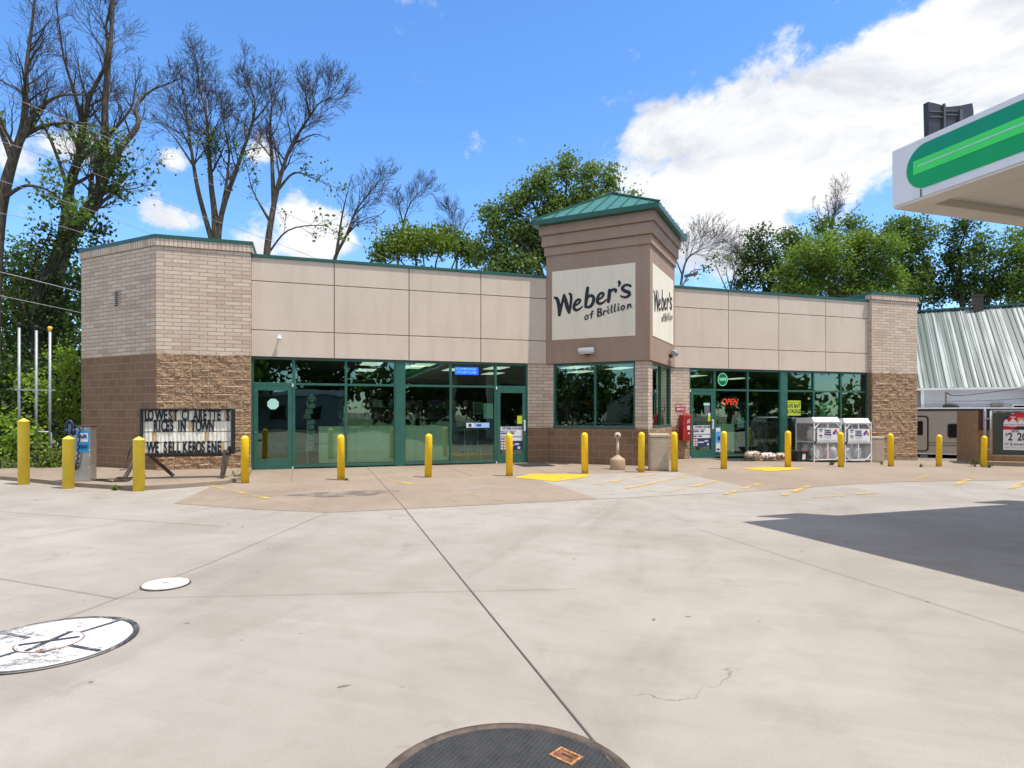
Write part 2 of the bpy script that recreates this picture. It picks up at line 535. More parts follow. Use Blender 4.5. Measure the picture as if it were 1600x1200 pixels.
M['gravel'] = simple("gravel and soil", (0.20, 0.175, 0.135), 0.95, var=0.35, vs=3, bmp=0.7, bs_=30)
M['asphalt'] = simple("asphalt", (0.055, 0.054, 0.052), 0.9, var=0.2, vs=3, bmp=0.4, bs_=80)
M['siding'] = simple("white siding", (0.50, 0.52, 0.56), 0.55, var=0.04)
M['woodbrown'] = simple("brown weathered board", (0.34, 0.20, 0.09), 0.85, var=0.25, vs=5, bmp=0.5, bs_=25)
M['redbrown'] = simple("red brown stain", (0.10, 0.025, 0.018), 0.7, var=0.3)
M['rv'] = simple("tan trailer skin", (0.45, 0.385, 0.32), 0.4, var=0.05)
M['rvwhite'] = simple("trailer roof edge", (0.75, 0.75, 0.73), 0.4)
M['glassdark'] = simple("dark tinted glass", (0.012, 0.014, 0.016), 0.08)
M['slat'] = simple("dark green privacy slat", (0.008, 0.026, 0.018), 0.6, var=0.3, vs=8)
M['bag'] = simple("printed wood bag", (0.42, 0.33, 0.26), 0.5, var=0.7, vs=14, bmp=0.3, bs_=25)
M['wood'] = simple("split firewood", (0.34, 0.22, 0.12), 0.9, var=0.5, vs=12, bmp=0.5, bs_=40)
M['pink'] = simple("pink white", (0.62, 0.50, 0.47), 0.6)
M['cigred'] = simple("poster red", (0.55, 0.012, 0.02), 0.45)
M['gold'] = simple("poster gold", (0.50, 0.36, 0.14), 0.5)
M['yellowprint'] = simple("print yellow", (0.80, 0.55, 0.02), 0.5)
M['blueprint'] = simple("print blue", (0.03, 0.05, 0.45), 0.5)


def yellow_mat():
    m, nt, bs = mat_new("yellow bollard paint")
    co0 = nt.new('ShaderNodeTexCoord').outputs['Object']
    ad = nt.new('ShaderNodeVectorMath', operation='ADD'); oi = nt.new('ShaderNodeObjectInfo')
    nt.l.new(co0, ad.inputs[0]); nt.l.new(oi.outputs['Location'], ad.inputs[1]); co = ad.outputs[0]
    n = nt.noise(co, 3.0, 5, 0.6); n2 = nt.noise(nt.scale(co, (9, 9, 1.0)), 2.5, 5, 0.7)
    c = nt.mix(nt.ramp(n, 0.3, 0.7), (0.87, 0.56, 0.005), (0.91, 0.61, 0.010))
    c = nt.mix(nt.m('MULTIPLY', nt.ramp(n2, 0.52, 0.78), 0.45), c, (0.58, 0.33, 0.015))
    sp = nt.new('ShaderNodeSeparateXYZ'); nt.l.new(co0, sp.inputs[0])
    low = nt.ramp(nt.m('ADD', sp.outputs[2], nt.m('MULTIPLY', n2, 0.20)), 0.24, 0.10)
    c = nt.mix(nt.m('MULTIPLY', low, 0.55), c, (0.30, 0.19, 0.06))
    chip = nt.ramp(nt.noise(co, 19, 3, 0.6), 0.66, 0.70)
    c = nt.mix(nt.m('MULTIPLY', chip, 0.5), c, (0.30, 0.22, 0.10))
    nt.l.new(c, bs.inputs['Base Color']); bs.inputs['Roughness'].default_value = 0.42
    bump(nt, bs, n2, 0.15, 0.004)
    return m


M['yellow'] = yellow_mat()
M['yellowsleeve'] = simple("pale yellow plastic sleeve", (0.82, 0.62, 0.045), 0.45, var=0.07, vs=3.0)


def worn_paint(name, c, under, wear):
    m, nt, bs = mat_new(name)
    co = nt.new('ShaderNodeTexCoord').outputs['Object']
    n = nt.noise(co, 2.2, 7, 0.72, 0.4); n2 = nt.noise(co, 35, 5, 0.75)
    f = nt.ramp(nt.m('ADD', nt.m('MULTIPLY', n, 0.6), nt.m('MULTIPLY', n2, 0.4)), wear - 0.06, wear + 0.06)
    cc = nt.mix(f, c, under)
    nt.l.new(cc, bs.inputs['Base Color']); bs.inputs['Roughness'].default_value = 0.8
    tr = nt.new('ShaderNodeBsdfTransparent')
    mx = nt.new('ShaderNodeMixShader')
    nt.l.new(nt.m('MULTIPLY', f, 0.96), mx.inputs[0]); nt.l.new(bs.outputs[0], mx.inputs[1]); nt.l.new(tr.outputs[0], mx.inputs[2])
    nt.l.new(mx.outputs[0], nt.n['Material Output'].inputs[0])
    return m


M['linepaint'] = worn_paint("worn yellow line paint", (0.72, 0.42, 0.03), (0.5, 0.4, 0.25), 0.485)
M['linepaint_faint'] = worn_paint("faded yellow line paint", (0.66, 0.42, 0.08), (0.5, 0.4, 0.25), 0.43)
M['linepaint_solid'] = worn_paint("fresh yellow paint", (0.66, 0.39, 0.015), (0.5, 0.4, 0.25), 0.60)
M['whitepaint'] = worn_paint("worn white paint", (0.62, 0.62, 0.63), (0.36, 0.34, 0.32), 0.555)
M['blackpaint'] = worn_paint("worn black paint", (0.035, 0.037, 0.045), (0.5, 0.48, 0.45), 0.565)
M['mat_stain'] = worn_paint("oil stain", (0.13, 0.105, 0.09), (0.4, 0.35, 0.3), 0.50)


def glass_mat(name, tint, refl=1.0):
    m, nt, bs = mat_new(name)
    nt.n.remove(bs)
    fr = nt.new('ShaderNodeFresnel'); fr.inputs[0].default_value = 1.55
    co = nt.new('ShaderNodeTexCoord').outputs['Object']
    b = nt.new('ShaderNodeBump'); b.inputs['Strength'].default_value = 0.05; b.inputs['Distance'].default_value = 0.05
    nt.l.new(nt.noise(co, 1.1, 2, 0.5), b.inputs['Height'])
    gl = nt.new('ShaderNodeBsdfGlossy'); gl.inputs['Roughness'].default_value = 0.0
    gl.inputs['Color'].default_value = (0.72, 1.0, 0.86, 1)
    nt.l.new(b.outputs[0], gl.inputs['Normal'])
    tr = nt.new('ShaderNodeBsdfTransparent'); tr.inputs[0].default_value = col4(tint)
    mx = nt.new('ShaderNodeMixShader')
    f = nt.m('ADD', nt.m('MULTIPLY', fr.outputs[0], 1.05 * refl), 0.11 * refl, clamp=True)
    nt.l.new(f, mx.inputs[0]); nt.l.new(tr.outputs[0], mx.inputs[1]); nt.l.new(gl.outputs[0], mx.inputs[2])
    nt.l.new(mx.outputs[0], nt.n['Material Output'].inputs[0])
    return m


M['glass'] = glass_mat("green tinted glass", (0.74, 0.99, 0.80))


def mesh_mat(name, c, alpha, sc):
    """fine wire mesh"""
    m, nt, bs = mat_new(name)
    bs.inputs['Base Color'].default_value = col4(c); bs.inputs['Roughness'].default_value = 0.5
    uv = nt.new('ShaderNodeUVMap').outputs[0]
    sp = nt.new('ShaderNodeSeparateXYZ'); nt.l.new(uv, sp.inputs[0])
    a = nt.m('ADD', sp.outputs[0], sp.outputs[1]); b = nt.m('SUBTRACT', sp.outputs[0], sp.outputs[1])
    fa = nt.m('LESS_THAN', nt.m('FRACT', nt.m('MULTIPLY', a, sc)), alpha)
    fb = nt.m('LESS_THAN', nt.m('FRACT', nt.m('MULTIPLY', b, sc)), alpha)
    f = nt.m('MAXIMUM', fa, fb)
    tr = nt.new('ShaderNodeBsdfTransparent'); mx = nt.new('ShaderNodeMixShader')
    nt.l.new(f, mx.inputs[0]); nt.l.new(tr.outputs[0], mx.inputs[1]); nt.l.new(bs.outputs[0], mx.inputs[2])
    nt.l.new(mx.outputs[0], nt.n['Material Output'].inputs[0])
    return m


M['cagemesh'] = mesh_mat("white expanded mesh", (0.48, 0.49, 0.50), 0.17, 40.0)
M['chain'] = mesh_mat("chain link wire", (0.25, 0.31, 0.29), 0.05, 14.0)


def bark(name, c1, c2):
    m, nt, bs = mat_new(name)
    co = nt.new('ShaderNodeTexCoord').outputs['Object']
    n = nt.noise(nt.scale(co, (6, 6, 1.2)), 2.0, 6, 0.7)
    nt.l.new(nt.mix(nt.ramp(n, 0.35, 0.65), c1, c2), bs.inputs['Base Color'])
    bs.inputs['Roughness'].default_value = 0.95; bs.inputs['Specular IOR Level'].default_value = 0.1
    bump(nt, bs, n, 0.6, 0.03)
    return m


M['bark'] = bark("grey brown bark", (0.060, 0.050, 0.037), (0.155, 0.128, 0.092))
M['barkdark'] = bark("dark bark", (0.040, 0.034, 0.028), (0.095, 0.080, 0.062))


def leafmat(name, a, b, trans=0.35):
    m, nt, bs = mat_new(name)
    g = nt.new('ShaderNodeNewGeometry')
    co = nt.new('ShaderNodeTexCoord').outputs['Object']
    n = nt.noise(co, 0.35, 3, 0.6)
    f = nt.m('ADD', nt.m('MULTIPLY', g.outputs['Random Per Island'], 0.6), nt.m('MULTIPLY', nt.ramp(n, 0.3, 0.7), 0.4))
    c = nt.mix(f, a, b)
    nt.l.new(c, bs.inputs['Base Color']); bs.inputs['Roughness'].default_value = 0.50
    bs.inputs['Specular IOR Level'].default_value = 0.35
    tl = nt.new('ShaderNodeBsdfTranslucent')
    nt.l.new(nt.mix(1.0, c, (1.3, 1.5, 0.5), 'MULTIPLY'), tl.inputs[0])
    mx = nt.new('ShaderNodeMixShader'); mx.inputs[0].default_value = trans
    nt.l.new(bs.outputs[0], mx.inputs[1]); nt.l.new(tl.outputs[0], mx.inputs[2])
    nt.l.new(mx.outputs[0], nt.n['Material Output'].inputs[0])
    return m


M['leaf_mid'] = leafmat("mid green leaves", (0.060, 0.108, 0.018), (0.145, 0.215, 0.042))
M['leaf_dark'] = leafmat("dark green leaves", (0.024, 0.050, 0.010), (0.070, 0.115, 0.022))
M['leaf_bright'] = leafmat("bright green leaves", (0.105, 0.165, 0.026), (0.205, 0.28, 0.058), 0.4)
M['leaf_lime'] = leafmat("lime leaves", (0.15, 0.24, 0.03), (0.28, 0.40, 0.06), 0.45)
M['leaf_olive'] = leafmat("olive green leaves", (0.075, 0.125, 0.014), (0.15, 0.21, 0.03))
M['leaf_poplar'] = leafmat("poplar leaves", (0.075, 0.125, 0.030), (0.20, 0.265, 0.085))

# ------------------------------------------------------------------ the setting: ground, lot, kerbs, paint
def struct(name, mb, mat, label=None):
    o = mb.build(name, mat); tag(o, label=label, kind='structure'); return o


def clip(poly, axis_lo, axis_hi):
    """keep the part of a polygon (store coordinates) with lo <= lx <= hi"""
    def half(P, x, keep_less):
        out = []
        for i in range(len(P)):
            a, b = P[i], P[(i + 1) % len(P)]
            ia = (a[0] <= x) if keep_less else (a[0] >= x); ib = (b[0] <= x) if keep_less else (b[0] >= x)
            if ia: out.append(a)
            if ia != ib:
                t = (x - a[0]) / (b[0] - a[0]); out.append((x, a[1] + (b[1] - a[1]) * t))
        return out
    P = half(poly, axis_hi, True)
    return half(P, axis_lo, False) if P else P


def sheet(mb, poly, lift=0.0):
    """lay a polygon (store coordinates) on the lot"""
    for lo, hi in ((-300, 14), (14, 24), (24, 300)):
        P = clip(poly, lo, hi)
        if len(P) >= 3:
            w = [S(x, y, gz(x) + lift) for x, y in P]
            n = (w[1] - w[0]).cross(w[2] - w[0]).z
            area = sum(w[i].x * w[(i + 1) % len(w)].y - w[(i + 1) % len(w)].x * w[i].y for i in range(len(w)))
            if area < 0: w = w[::-1]
            mb.face(w)
    return mb


g = MB(); g.face([(-900, -900, -0.6), (900, -900, -0.6), (900, 1500, -0.6), (-900, 1500, -0.6)])
struct('ground', g, M['gravel'])
lot = MB()
sheet(lot, [(-40, -34), (14, -34), (14, 13), (-4.6, 13), (-4.6, 0.9), (-40, 0.9)])
sheet(lot, [(14, -34), (24, -34), (24, 13), (14, 13)])
sheet(lot, [(24, -34), (60, -34), (60, -0.6), (24, -0.6)])
for (a, b) in (((24, -0.6), (60, -0.6)), ((24, 13), (24, -0.6)), ((-4.6, 0.9), (-40, 0.9))):
    lot.face([S(a[0], a[1], gz(a[0])), S(b[0], b[1], gz(b[0])), S(b[0], b[1], -0.62), S(a[0], a[1], -0.62)])
struct('forecourt', lot, M['concrete'])
st = MB(); st.face([S(-80, -46, -0.05), S(80, -46, -0.05), S(80, -34.3, -0.05), S(-80, -34.3, -0.05)])
struct('street', st, M['asphalt'])
vg = MB(); vg.face([S(-80, -140, 0.0), S(80, -140, 0.0), S(80, -46.2, 0.0), S(-80, -46.2, 0.0)])
struct('lawn', vg, simple("lawn", (0.07, 0.12, 0.03), 0.9, var=0.3, vs=2))

A1 = [(0.0, 0.2), (0.0, -2.6), (-0.45, -3.41), (-0.72, -6.2), (0.6, -7.3), (1.7, -8.0), (2.57, -8.04), (6.35, -7.95), (6.45, -5.0),
      (6.15, -3.7), (8.1, -3.75), (10.53, -4.04), (11.0, 0.2)]
A2 = [(11.0, 0.2), (10.53, -4.04), (9.92, -7.89), (12.5, -7.6), (15.9, -7.45), (19.0, -7.3), (23.9, -5.6), (30.0, -4.6), (30.0, -0.65), (23.9, -0.65), (23.9, 0.2)]
A3 = [(6.15, -3.7), (6.45, -5.0), (6.35, -7.95), (9.92, -7.89), (10.53, -4.04), (8.1, -3.75)]
struct('sidewalk', sheet(sheet(MB(), A1, 0.004), A2, 0.004), M['concrete_brown'])
struct('pavement_patch', sheet(MB(), A3, 0.004), M['concrete_grey'])


def pl(px, py):
    p = gnd(px, py); lx, ly = toS(p)
    for _ in range(9):
        p = gnd(px, py, gz(lx)); lx, ly = toS(p)
    return lx, ly


def strip(mb, pts, w, lift, jitter=0.0, rng=None):
    """a painted or sawn line following store-coordinate points"""
    pts = [Vector(p) for p in pts]
    for a, b in zip(pts[:-1], pts[1:]):
        d = (b - a).normalized(); n = Vector((-d.y, d.x)) * w / 2
        sheet(mb, [tuple(a - n), tuple(b - n), tuple(b + n), tuple(a + n)], lift)


jt = MB()
strip(jt, [(3.03, 0.0), (2.98, -3.2), (2.91, -7.8), (2.77, -12.4), (2.68, -15.7)], 0.009, 0.008)
strip(jt, [pl(-60, 895), pl(183, 936)], 0.006, 0.008)
strip(jt, [pl(183, 936), pl(900, 921)], 0.004, 0.008)
strip(jt, [pl(40, 990), pl(183, 936), pl(330, 880), pl(512, 801)], 0.0055, 0.008)
strip(jt, [pl(1090, 827), pl(1446, 940), pl(1800, 1052)], 0.005, 0.008)
strip(jt, [pl(345, 823), pl(0, 800)], 0.007, 0.008)
for lx_ in (1.05, 5.2, 7.3, 9.4, 11.6, 13.7, 16.2, 18.9):
    strip(jt, [(lx_, -0.02), (lx_ + 0.03, -3.3)], 0.009, 0.008)
strip(jt, [(0.2, -3.32), (6.2, -3.62), (10.6, -3.98), (16.0, -4.2)], 0.008, 0.0085)
struct('pavement_joint', jt, M['joint'])

pm = MB()
strip(pm, [pl(328, 759.5), pl(420, 780)], 0.12, 0.012)
strip(pm, [pl(592, 748), pl(665, 761)], 0.11, 0.012)
for a, b in (((977, 764), (1072, 745)), ((929, 758), (1021, 741)), ((1036, 772), (1128, 750)), ((1131, 773), (1192, 755)), ((1223, 775), (1264, 760)),
             ((1423, 753), (1456, 741)), ((1492, 759), (1526, 745)), ((1580, 764), (1612, 749)), ((1270, 778), (1374, 770))):
    strip(pm, [pl(*a), pl(*b)], 0.13, 0.012)
struct('pavement_marking', pm, M['linepaint'])
pf = MB()
strip(pf, [pl(420, 780), pl(512, 800)], 0.12, 0.012)
strip(pf, [pl(665, 761), pl(815, 787)], 0.11, 0.012)
for a, b in (((908, 755), (1077, 774)), ((1098, 748), (1226, 757)), ((1226, 757), (1330, 758)), ((1236, 782), (1275, 778)), ((1335, 757), (1423, 758)),
             ((1284, 744), (1330, 737)), ((890, 752), (930, 744)), ((1340, 742), (1420, 747)), ((1490, 741), (1600, 744))):
    strip(pf, [pl(*a), pl(*b)], 0.10, 0.012)
struct('faded_pavement_marking', pf, M['linepaint_faint'])
ps = MB()
sheet(ps, [pl(805, 747), pl(829, 741), pl(921, 741.5), pl(914, 746.5), pl(868, 753)], 0.012)
sheet(ps, [pl(1160, 733), pl(1185, 730.5), pl(1236, 731), pl(1258, 733.5), pl(1205, 737)], 0.012)
struct('solid_pavement_marking', ps, M['linepaint_solid'])
stn = MB()
c0 = pl(540, 772)
sheet(stn, [(c0[0] + 0.95 * math.cos(a) * (1 + 0.25 * math.sin(3 * a)), c0[1] + 0.42 * math.sin(a)) for a in [i * PI / 10 for i in range(20)]], 0.009)
struct('oil_stain', stn, M['mat_stain'])

isl = [pl(-20, 748), pl(60, 755), pl(105, 760), pl(150, 763), pl(213, 767), pl(285, 762.5), pl(355, 757), pl(388, 748)]
isl_w = [S(x, y) for x, y in isl] + [S(0.0, 0.1), S(-1.5, 1.5), S(-4.6, 2.4), S(-7.5, 0.85)]
ib = MB(); ib.prism([(p.x, p.y) for p in isl_w], -0.02, 0.085)
struct('kerb_island', ib, M['kerb'], None)
ISZ = 0.085

# ------------------------------------------------------------------ the store
store = thing('convenience_store', 'long low beige brick and stucco shop with green trim and a square corner tower', 'shop building', S(0, 0, 0), TH)
PF = -0.15                                   # the brick piers stand this far proud of the shop front
LP = (-2.229, PF); LC = (-4.549, 2.170)      # left pier: front corner, far end of its chamfered face
TZ = 3.06


def split_wall(name, a, b, z0, z1, nrm, seed, parent):
    """rough split-face block wall face from a to b with relief"""
    rng = np.random.default_rng(seed)
    L = math.hypot(b[0] - a[0], b[1] - a[1]); H = z1 - z0
    nu = int(L / 0.027) + 1; nz = int(H / 0.027) + 1
    us = np.linspace(0, L, nu); zs = np.linspace(z0, z1, nz); zoff = z0 - math.floor(z0 / .2032) * .2032
    mb = MB(); rows = int(H / 0.2032) + 4; cols = int(L / 0.406) + 3
    tilt = rng.normal(0, 1, (rows, cols, 3)); fac_ = rng.normal(0, 1, (rows, cols, 5, 3))
    # smooth random relief
    gr = rng.normal(0, 1, (nz // 2 + 3, nu // 2 + 3)); gr2 = rng.normal(0, 1, (nz + 1, nu + 1))
    for j, z in enumerate(zs):
        for i, u in enumerate(us):
            r = int((z - z0 + zoff) / 0.2032); uo = u + (0.203 if r % 2 else 0.0)
            c = int(uo / 0.406); fu = (uo / 0.406) % 1.0; fz = ((z - z0 + zoff) / 0.2032) % 1.0
            e = min(fu, 1 - fu) * 0.406; e2 = min(fz, 1 - fz) * 0.2032
            edge = min(1.0, min(e, e2) / 0.016)
            t = tilt[r, c]
            gi, gj = i / 2.0, j / 2.0; i0, j0 = int(gi), int(gj); fi, fj = gi - i0, gj - j0
            g_ = (gr[j0, i0] * (1 - fi) * (1 - fj) + gr[j0, i0 + 1] * fi * (1 - fj) + gr[j0 + 1, i0] * (1 - fi) * fj + gr[j0 + 1, i0 + 1] * fi * fj)
            ch = max(.010 * k[0] + .055 * k[1] * (fu - .5) + .040 * k[2] * (fz - .5) for k in fac_[r, c])
            d = edge * (0.006 + 0.55 * ch + 0.0050 * g_ + 0.0035 * gr2[j, i])
            d = max(d, 0.0) + 0.002
            if i in (0, nu - 1): d = 0.002
            p = (a[0] + (b[0] - a[0]) * u / L + nrm[0] * d, a[1] + (b[1] - a[1]) * u / L + nrm[1] * d, z)
            mb.v.append(p)
    for j in range(nz - 1):
        for i in range(nu - 1):
            mb.f.append((j * nu + i, j * nu + i + 1, (j + 1) * nu + i + 1, (j + 1) * nu + i))
            mb.uv.append([(us[i], zs[j]), (us[i + 1], zs[j]), (us[i + 1], zs[j + 1]), (us[i], zs[j + 1])]); mb.mi.append(0); mb.sm.append(False)
    return mb.build(name, M['split'], parent)


# left brick pier with its chamfered corner
lp_poly = [(-0.004, 0.6), LC[:1] + (0.6,)]
lpoly = [LC, LP, (-0.004, PF), (-0.004, 1.2), (-2.0, 3.0), (LC[0], 3.0)]
mb = MB(); mb.prism(lpoly, TZ, 5.80); mb.build('brick_wall', M['brick'], store)
def grow(poly, d):
    n = len(poly); out = []
    for i in range(n):
        p, q, r = Vector(poly[i - 1]), Vector(poly[i]), Vector(poly[(i + 1) % n])
        n1_ = Vector(((q - p).y, -(q - p).x)).normalized(); n2_ = Vector(((r - q).y, -(r - q).x)).normalized()
        k = d / (1 + n1_.dot(n2_)); out.append(tuple(q + (n1_ + n2_) * k))
    return out
mb = MB(); mb.prism(grow(lpoly, 0.04), 5.80, 5.985, 0.03); mb.build('soldier_course', M['soldier'], store)
mb = MB(); mb.prism(grow(lpoly, 0.06), 5.985, 6.075); mb.build('parapet_cap', M['green'], store)
mb = MB(); mb.prism([(LC[0], LC[1]), LP, (-0.004, PF + 0.002), (-0.004, 1.2), (-2.0, 3.0), (LC[0], 3.0)], -0.1, TZ); mb.build('block_base', M['block'], store)
split_wall('split_block_face', (LP[0], PF), (-0.004, PF), 0.05, TZ, (0, -1), 4, store)
# vent louvre in the chamfered face
cd = Vector((LP[0] - LC[0], LP[1] - LC[1])).normalized(); cn = Vector((cd.y, -cd.x))
cL = math.hypot(LP[0] - LC[0], LP[1] - LC[1])
vs_ = cL * 0.505
vb = MB()
def cpt(s_, n_): q = Vector(LC) + cd * s_ + cn * n_; return (q.x, q.y)
def cbox(mb, s0, s1, n0, n1_, z0, z1): mb.prism([cpt(s0, n1_), cpt(s1, n1_), cpt(s1, n0), cpt(s0, n0)], z0, z1)
for s0, s1, z0, z1 in ((vs_ - .125, vs_ - .09, 4.32, 4.80), (vs_ + .09, vs_ + .125, 4.32, 4.80), (vs_ - .09, vs_ + .09, 4.32, 4.355), (vs_ - .09, vs_ + .09, 4.765, 4.80)):
    cbox(vb, s0, s1, -0.01, 0.025, z0, z1)
for k in range(8):
    z = 4.365 + k * 0.05
    a0, a1, b0, b1 = cpt(vs_ - .09, 0.02), cpt(vs_ + .09, 0.02), cpt(vs_ + .09, -0.0), cpt(vs_ - .09, -0.0)
    vb.face([(*a0, z), (*a1, z), (*b1[:0], *b0, z + 0.03), (*b1, z + 0.03)])
lou = vb.build('vent_louvre', M['beige'], store)
vb = MB(); cbox(vb, vs_ - .089, vs_ + .089, -0.02, 0.003, 4.356, 4.764); vb.build('vent_opening', M['dark'], lou)

# right brick pier
RX0, RX1 = 21.46, 23.74
rpoly = [(RX0, PF), (RX1, PF), (RX1, 1.6), (RX0, 1.6)]
mb = MB(); mb.prism(rpoly, TZ, 5.80, 0.1); mb.build('brick_wall', M['brick'], store)
mb = MB(); mb.prism(grow(rpoly, 0.04), 5.80, 5.985, 0.05); mb.build('soldier_course', M['soldier'], store)
mb = MB(); mb.prism(grow(rpoly, 0.06), 5.985, 6.075)
mb.prism([(RX0 - 0.05, 0.12), (RX0 - 0.03, 0.12), (RX0 - 0.03, 1.55), (RX0 - 0.05, 1.55)], 5.795, 5.984)
mb.build('parapet_cap', M['green'], store)
mb = MB(); mb.prism(rpoly, -0.10, TZ); mb.build('block_base', M['block'], store)
split_wall('split_block_face', (RX0, PF), (RX1, PF), -0.10, TZ, (0, -1), 9, store)
mb = MB(); mb.prism(grow(rpoly, 0.012), -0.6, -0.10); mb.build('concrete_footing', M['kerb'], store)

# stucco panel bands, left and right of the tower
def panel_band(x0, x1, joints, name):
    b = MB(); gz_ = [TZ + 0.002, 3.77, 5.085, 5.72]; xs = [x0] + joints + [x1]; gp = 0.011
    for i in range(len(xs) - 1):
        for j in range(3):
            b.box(xs[i] + (gp if i else 0), xs[i + 1] - (gp if i < len(xs) - 2 else 0), 0.0, 0.06,
                  gz_[j] + (gp if j else 0), gz_[j + 1] - (gp if j < 2 else 0))
    o = b.build(name, M['eifs'], store, bevel=0.006)
    b = MB(); b.box(x0, x1, 0.048, 0.30, TZ + 0.001, 5.715); b.build('panel_backing', M['tower'], store)
    b = MB(); b.box(x0, x1, -0.035, 0.34, 5.722, 5.80); b.build('parapet_cap', M['green'], store)
    return o
panel_band(0.0, 8.46, [2.13, 4.21, 6.36], 'stucco_panels')
panel_band(13.06, 21.455, [15.20, 17.33, 19.43], 'stucco_panels')

# roof, back and side walls, floor, ceiling
b = MB(); b.prism([(-4.4, 3.0), (-1.9, 2.9), (0.0, 0.31), (21.4, 0.31), (23.6, 1.7), (23.6, 12.0), (-4.4, 12.0)], 5.40, 5.50); b.build('roof', simple("roof membrane", (0.3, 0.3, 0.3)), store)
b = MB(); b.box(LC[0], LC[0] + 0.25, 3.001, 12.0, -0.6, 5.9); b.box(RX1 - 0.25, RX1, 1.601, 12.0, -0.6, 5.9); b.box(LC[0], RX1, 12.001, 12.25, -0.6, 5.9)
b.build('outer_wall', M['block'], store)
b = MB(); b.face([(-4.2, 0.05, 0.008), (23.4, 0.05, 0.008), (23.4, 11.9, 0.008), (-4.2, 11.9, 0.008)]); b.build('floor', M['tile'], store)
b = MB(); b.box(0.02, 23.4, 0.32, 11.9, 3.07, 3.12); b.box(-4.2, 0.0, 3.1, 11.9, 3.07, 3.12); cl = b.build('ceiling', M['ceil'], store)
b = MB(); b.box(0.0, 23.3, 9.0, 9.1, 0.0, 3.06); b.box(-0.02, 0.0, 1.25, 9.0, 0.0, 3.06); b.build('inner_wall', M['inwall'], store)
for x, y in ((3.3, 1.7), (3.4, 4.6), (4.9, 1.5), (4.75, 2.6), (6.3, 3.4), (7.5, 2.2), (9.9, 1.0), (11.5, .9), (11.0, 3.0), (16.5, 4.0), (19.4, 5.0), (8.2, 5.0)):
    b = MB(); b.box(x - 0.30, x + 0.30, y - 0.6, y + 0.6, 3.055, 3.068); b.build('light_panel', M['lightpanel'], cl)

# ---- shop front windows and doors
FY0, FY1, GY = 0.045, 0.145, 0.095
MW = 0.032


def window(x0, x1, z0=0.04, z1=TZ - 0.012, zt=2.33, parent=store, y0=FY0, y1=FY1, glassy=GY, xf=None, sill=True):
    """one bay: frame with a transom bar, panes as one sub-part"""
    b = MB()
    def bx(a0, a1, c0, c1, d0, d1):
        if xf is None: b.box(a0, a1, c0, c1, d0, d1)
        else: b.prism([xf(a0, c0), xf(a1, c0), xf(a1, c1), xf(a0, c1)], d0, d1)
    bx(x0 + .0005, x0 + MW, y0, y1, z0, z1); bx(x1 - MW, x1 - .0005, y0, y1, z0, z1)
    bx(x0 + MW, x1 - MW, y0 + .002, y1, z1 - 0.055, z1); bx(x0 + MW, x1 - MW, y0 + .002, y1, z0, z0 + 0.065)
    if zt: bx(x0 + MW, x1 - MW, y0 + .002, y1, zt - 0.03, zt + 0.03)
    o = b.build('window', M['frame'], parent, bevel=0.004)
    g_ = MB()
    a, c = (x0 + MW, glassy), (x1 - MW, glassy)
    if xf is not None: a, c = xf(*a), xf(*c)
    for q0, q1 in (((z0 + .065, zt - .03), (zt + .03, z1 - .055)) if zt else ((z0 + .065, z1 - .055),)):
        g_.face([(*a, q0), (*c, q0), (*c, q1), (*a, q1)])
    g_.build('pane', M['glass'], o)
    return o


